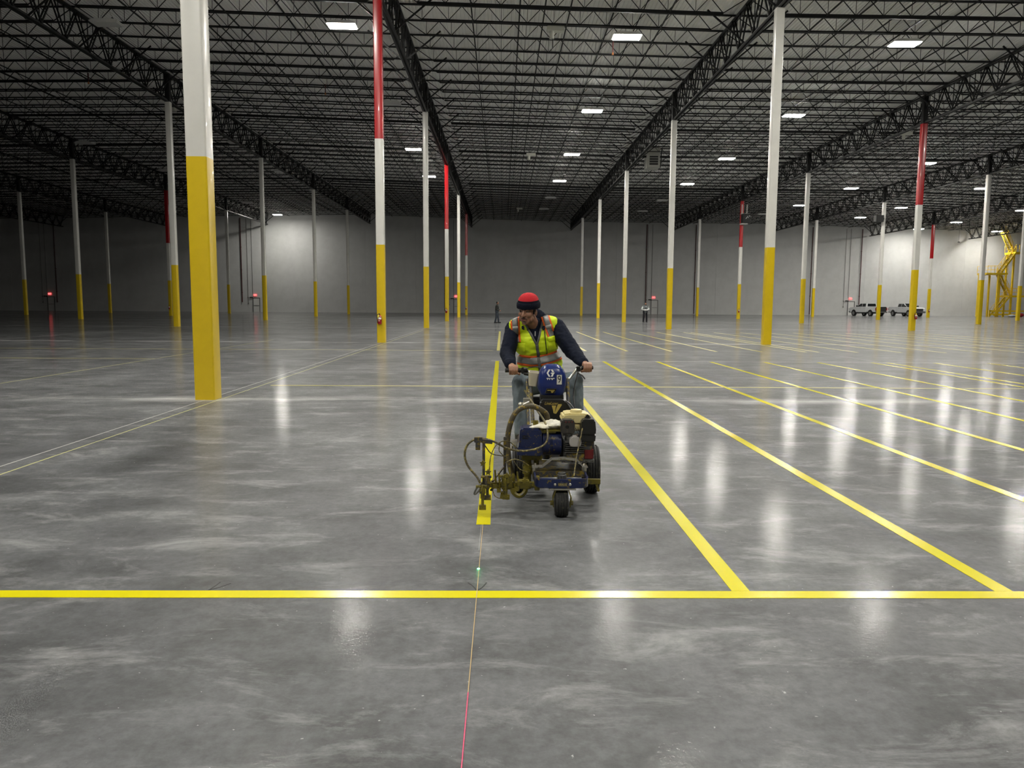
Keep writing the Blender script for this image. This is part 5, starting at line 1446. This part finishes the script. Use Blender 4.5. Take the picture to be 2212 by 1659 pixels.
# --- two far people
def far_person(name, lab, loc, rz, pose, cols, voxel=0.016):
    p = empty(name, loc, rz)
    tag(p, lab, 'person')
    J = pose
    sk = [('ell', J['head'], (0.078, 0.098, 0.115)), ('cap', J['neck'], J['head'], 0.05, 0.05), ('cap', J['wl'], J['hl'], 0.03, 0.036), ('cap', J['wr'], J['hr'], 0.03, 0.036),
          ('cap', J['hl'], tuple(Vector(J['hl']) + Vector((0.0, -0.05, -0.03))), 0.02, 0.012), ('cap', J['hr'], tuple(Vector(J['hr']) + Vector((0.0, -0.05, -0.03))), 0.02, 0.012),
          ('cap', J['pel'], J['chest'], 0.11, 0.13), ('cap', J['chest'], J['neck'], 0.10, 0.05), ('cap', J['sl'], J['el'], 0.045, 0.04), ('cap', J['el'], J['wl'], 0.04, 0.03),
          ('cap', J['sr'], J['er'], 0.045, 0.04), ('cap', J['er'], J['wr'], 0.04, 0.03), ('cap', J['chest'], J['sl'], 0.09, 0.05), ('cap', J['chest'], J['sr'], 0.09, 0.05),
          ('cap', J['hpl'], J['kl'], 0.07, 0.055), ('cap', J['kl'], J['al'], 0.052, 0.04), ('cap', J['hpr'], J['kr'], 0.07, 0.055), ('cap', J['kr'], J['ar'], 0.052, 0.04),
          ('ell', tuple(Vector(J['head']) + Vector((0, -0.10, -0.015))), (0.015, 0.02, 0.02))]
    fused('body', sk, voxel * 0.8, cols['skin'], p, 2)
    top = [('cap', J['pel'], J['chest'], 0.155, 0.165), ('cap', J['chest'], J['sl'], 0.12, 0.085), ('cap', J['chest'], J['sr'], 0.12, 0.085), ('cap', tuple(Vector(J['pel']) + Vector((0, 0, -0.04))), J['pel'], 0.15, 0.15)]
    fused('jacket', top + ([('cap', J['chest'], J['neck'], 0.12, 0.075)]), voxel, cols['top'], p, 3)
    fused('sleeves', [('cap', J['sl'], J['el'], 0.078, 0.06), ('cap', J['el'], J['wl'], 0.06, 0.046), ('cap', J['sr'], J['er'], 0.078, 0.06), ('cap', J['er'], J['wr'], 0.06, 0.046)], voxel, cols['sleeve'], p, 3)
    fused('trousers', [('cap', J['hpl'], J['kl'], 0.10, 0.08), ('cap', J['kl'], J['al'], 0.08, 0.07), ('cap', J['hpr'], J['kr'], 0.10, 0.08), ('cap', J['kr'], J['ar'], 0.08, 0.07), ('cap', J['hpl'], J['hpr'], 0.12, 0.12)], voxel, cols['leg'], p, 3)
    for a in ('al', 'ar'):
        x, y, z = J[a]
        fused('shoe', [('cap', (x, y + 0.05, 0.05), (x, y - 0.16, 0.045), 0.05, 0.04)], voxel, m_ink, p, 2)
    hd = Vector(J['head'])
    fused('hair', [('ell', tuple(hd + Vector((0, 0.022, 0.035))), (0.085, 0.10, 0.10))] + ([('ell', tuple(hd + Vector((0, -0.03, -0.075))), (0.06, 0.06, 0.05))] if cols.get('beard') else []), voxel * 0.8, cols['hair'], p, 2)
    return p
m_dkjack = mat('charcoal_jacket', (0.022, 0.024, 0.022, 1), 0.8)
m_dkjean = mat('dark_jeans', (0.03, 0.04, 0.055, 1), 0.85, noise=0.4, nscale=6, col2=(0.07, 0.08, 0.09, 1))
m_blkpant = mat('black_trousers', (0.006, 0.006, 0.010, 1), 0.85)
m_greytop = mat('grey_shirt', (0.16, 0.175, 0.18, 1), 0.8)
m_palesl = mat('pale_sleeves', (0.62, 0.65, 0.65, 1), 0.8)
pA = dict(head=(0, -0.03, 1.60), neck=(0, 0, 1.46), chest=(0, 0.0, 1.28), pel=(0, 0.02, 0.95), sl=(-0.18, 0, 1.38), sr=(0.18, 0, 1.38), el=(-0.22, 0.02, 1.10), er=(0.22, -0.02, 1.10),
          wl=(-0.19, -0.17, 0.99), wr=(0.17, -0.18, 1.0), hl=(-0.16, -0.24, 0.97), hr=(0.14, -0.25, 0.98), hpl=(-0.09, 0.02, 0.92), hpr=(0.09, 0.02, 0.92), kl=(-0.10, 0.04, 0.50), kr=(0.10, -0.06, 0.50), al=(-0.10, 0.14, 0.09), ar=(0.10, -0.10, 0.09))
far_person('person', 'man in dark jacket and jeans standing in profile behind the operator', (-0.41, 61.2, 0), math.radians(78), pA, dict(skin=m_skin, top=m_dkjack, sleeve=m_dkjack, leg=m_dkjean, hair=m_hair, beard=False))
pB = dict(head=(0, -0.07, 1.60), neck=(0, 0, 1.47), chest=(0, 0.0, 1.28), pel=(0, 0.02, 0.95), sl=(-0.19, 0, 1.39), sr=(0.19, 0, 1.39), el=(-0.31, -0.02, 1.14), er=(0.31, -0.02, 1.14),
          wl=(-0.10, -0.22, 1.06), wr=(0.10, -0.22, 1.08), hl=(-0.04, -0.27, 1.05), hr=(0.05, -0.27, 1.07), hpl=(-0.10, 0.02, 0.92), hpr=(0.10, 0.02, 0.92), kl=(-0.13, 0.0, 0.50), kr=(0.13, 0.0, 0.50), al=(-0.15, 0.03, 0.09), ar=(0.15, 0.03, 0.09))
q = far_person('person', 'man in grey shirt with pale sleeves and black trousers looking down at papers', (12.36, 65.9, 0), 0.1, pB, dict(skin=m_skin, top=m_greytop, sleeve=m_palesl, leg=m_blkpant, hair=m_hair, beard=True))
tag(MB().box((0, 0, 0), (0.24, 0.16, 0.006), Matrix.Rotation(math.radians(20), 3, 'X')).build('paper_sheet', mat('paper', (0.8, 0.8, 0.8, 1), 0.8), None, loc=(12.36, 65.58, 1.085)), 'white paper held by the man in the grey shirt', 'paper')
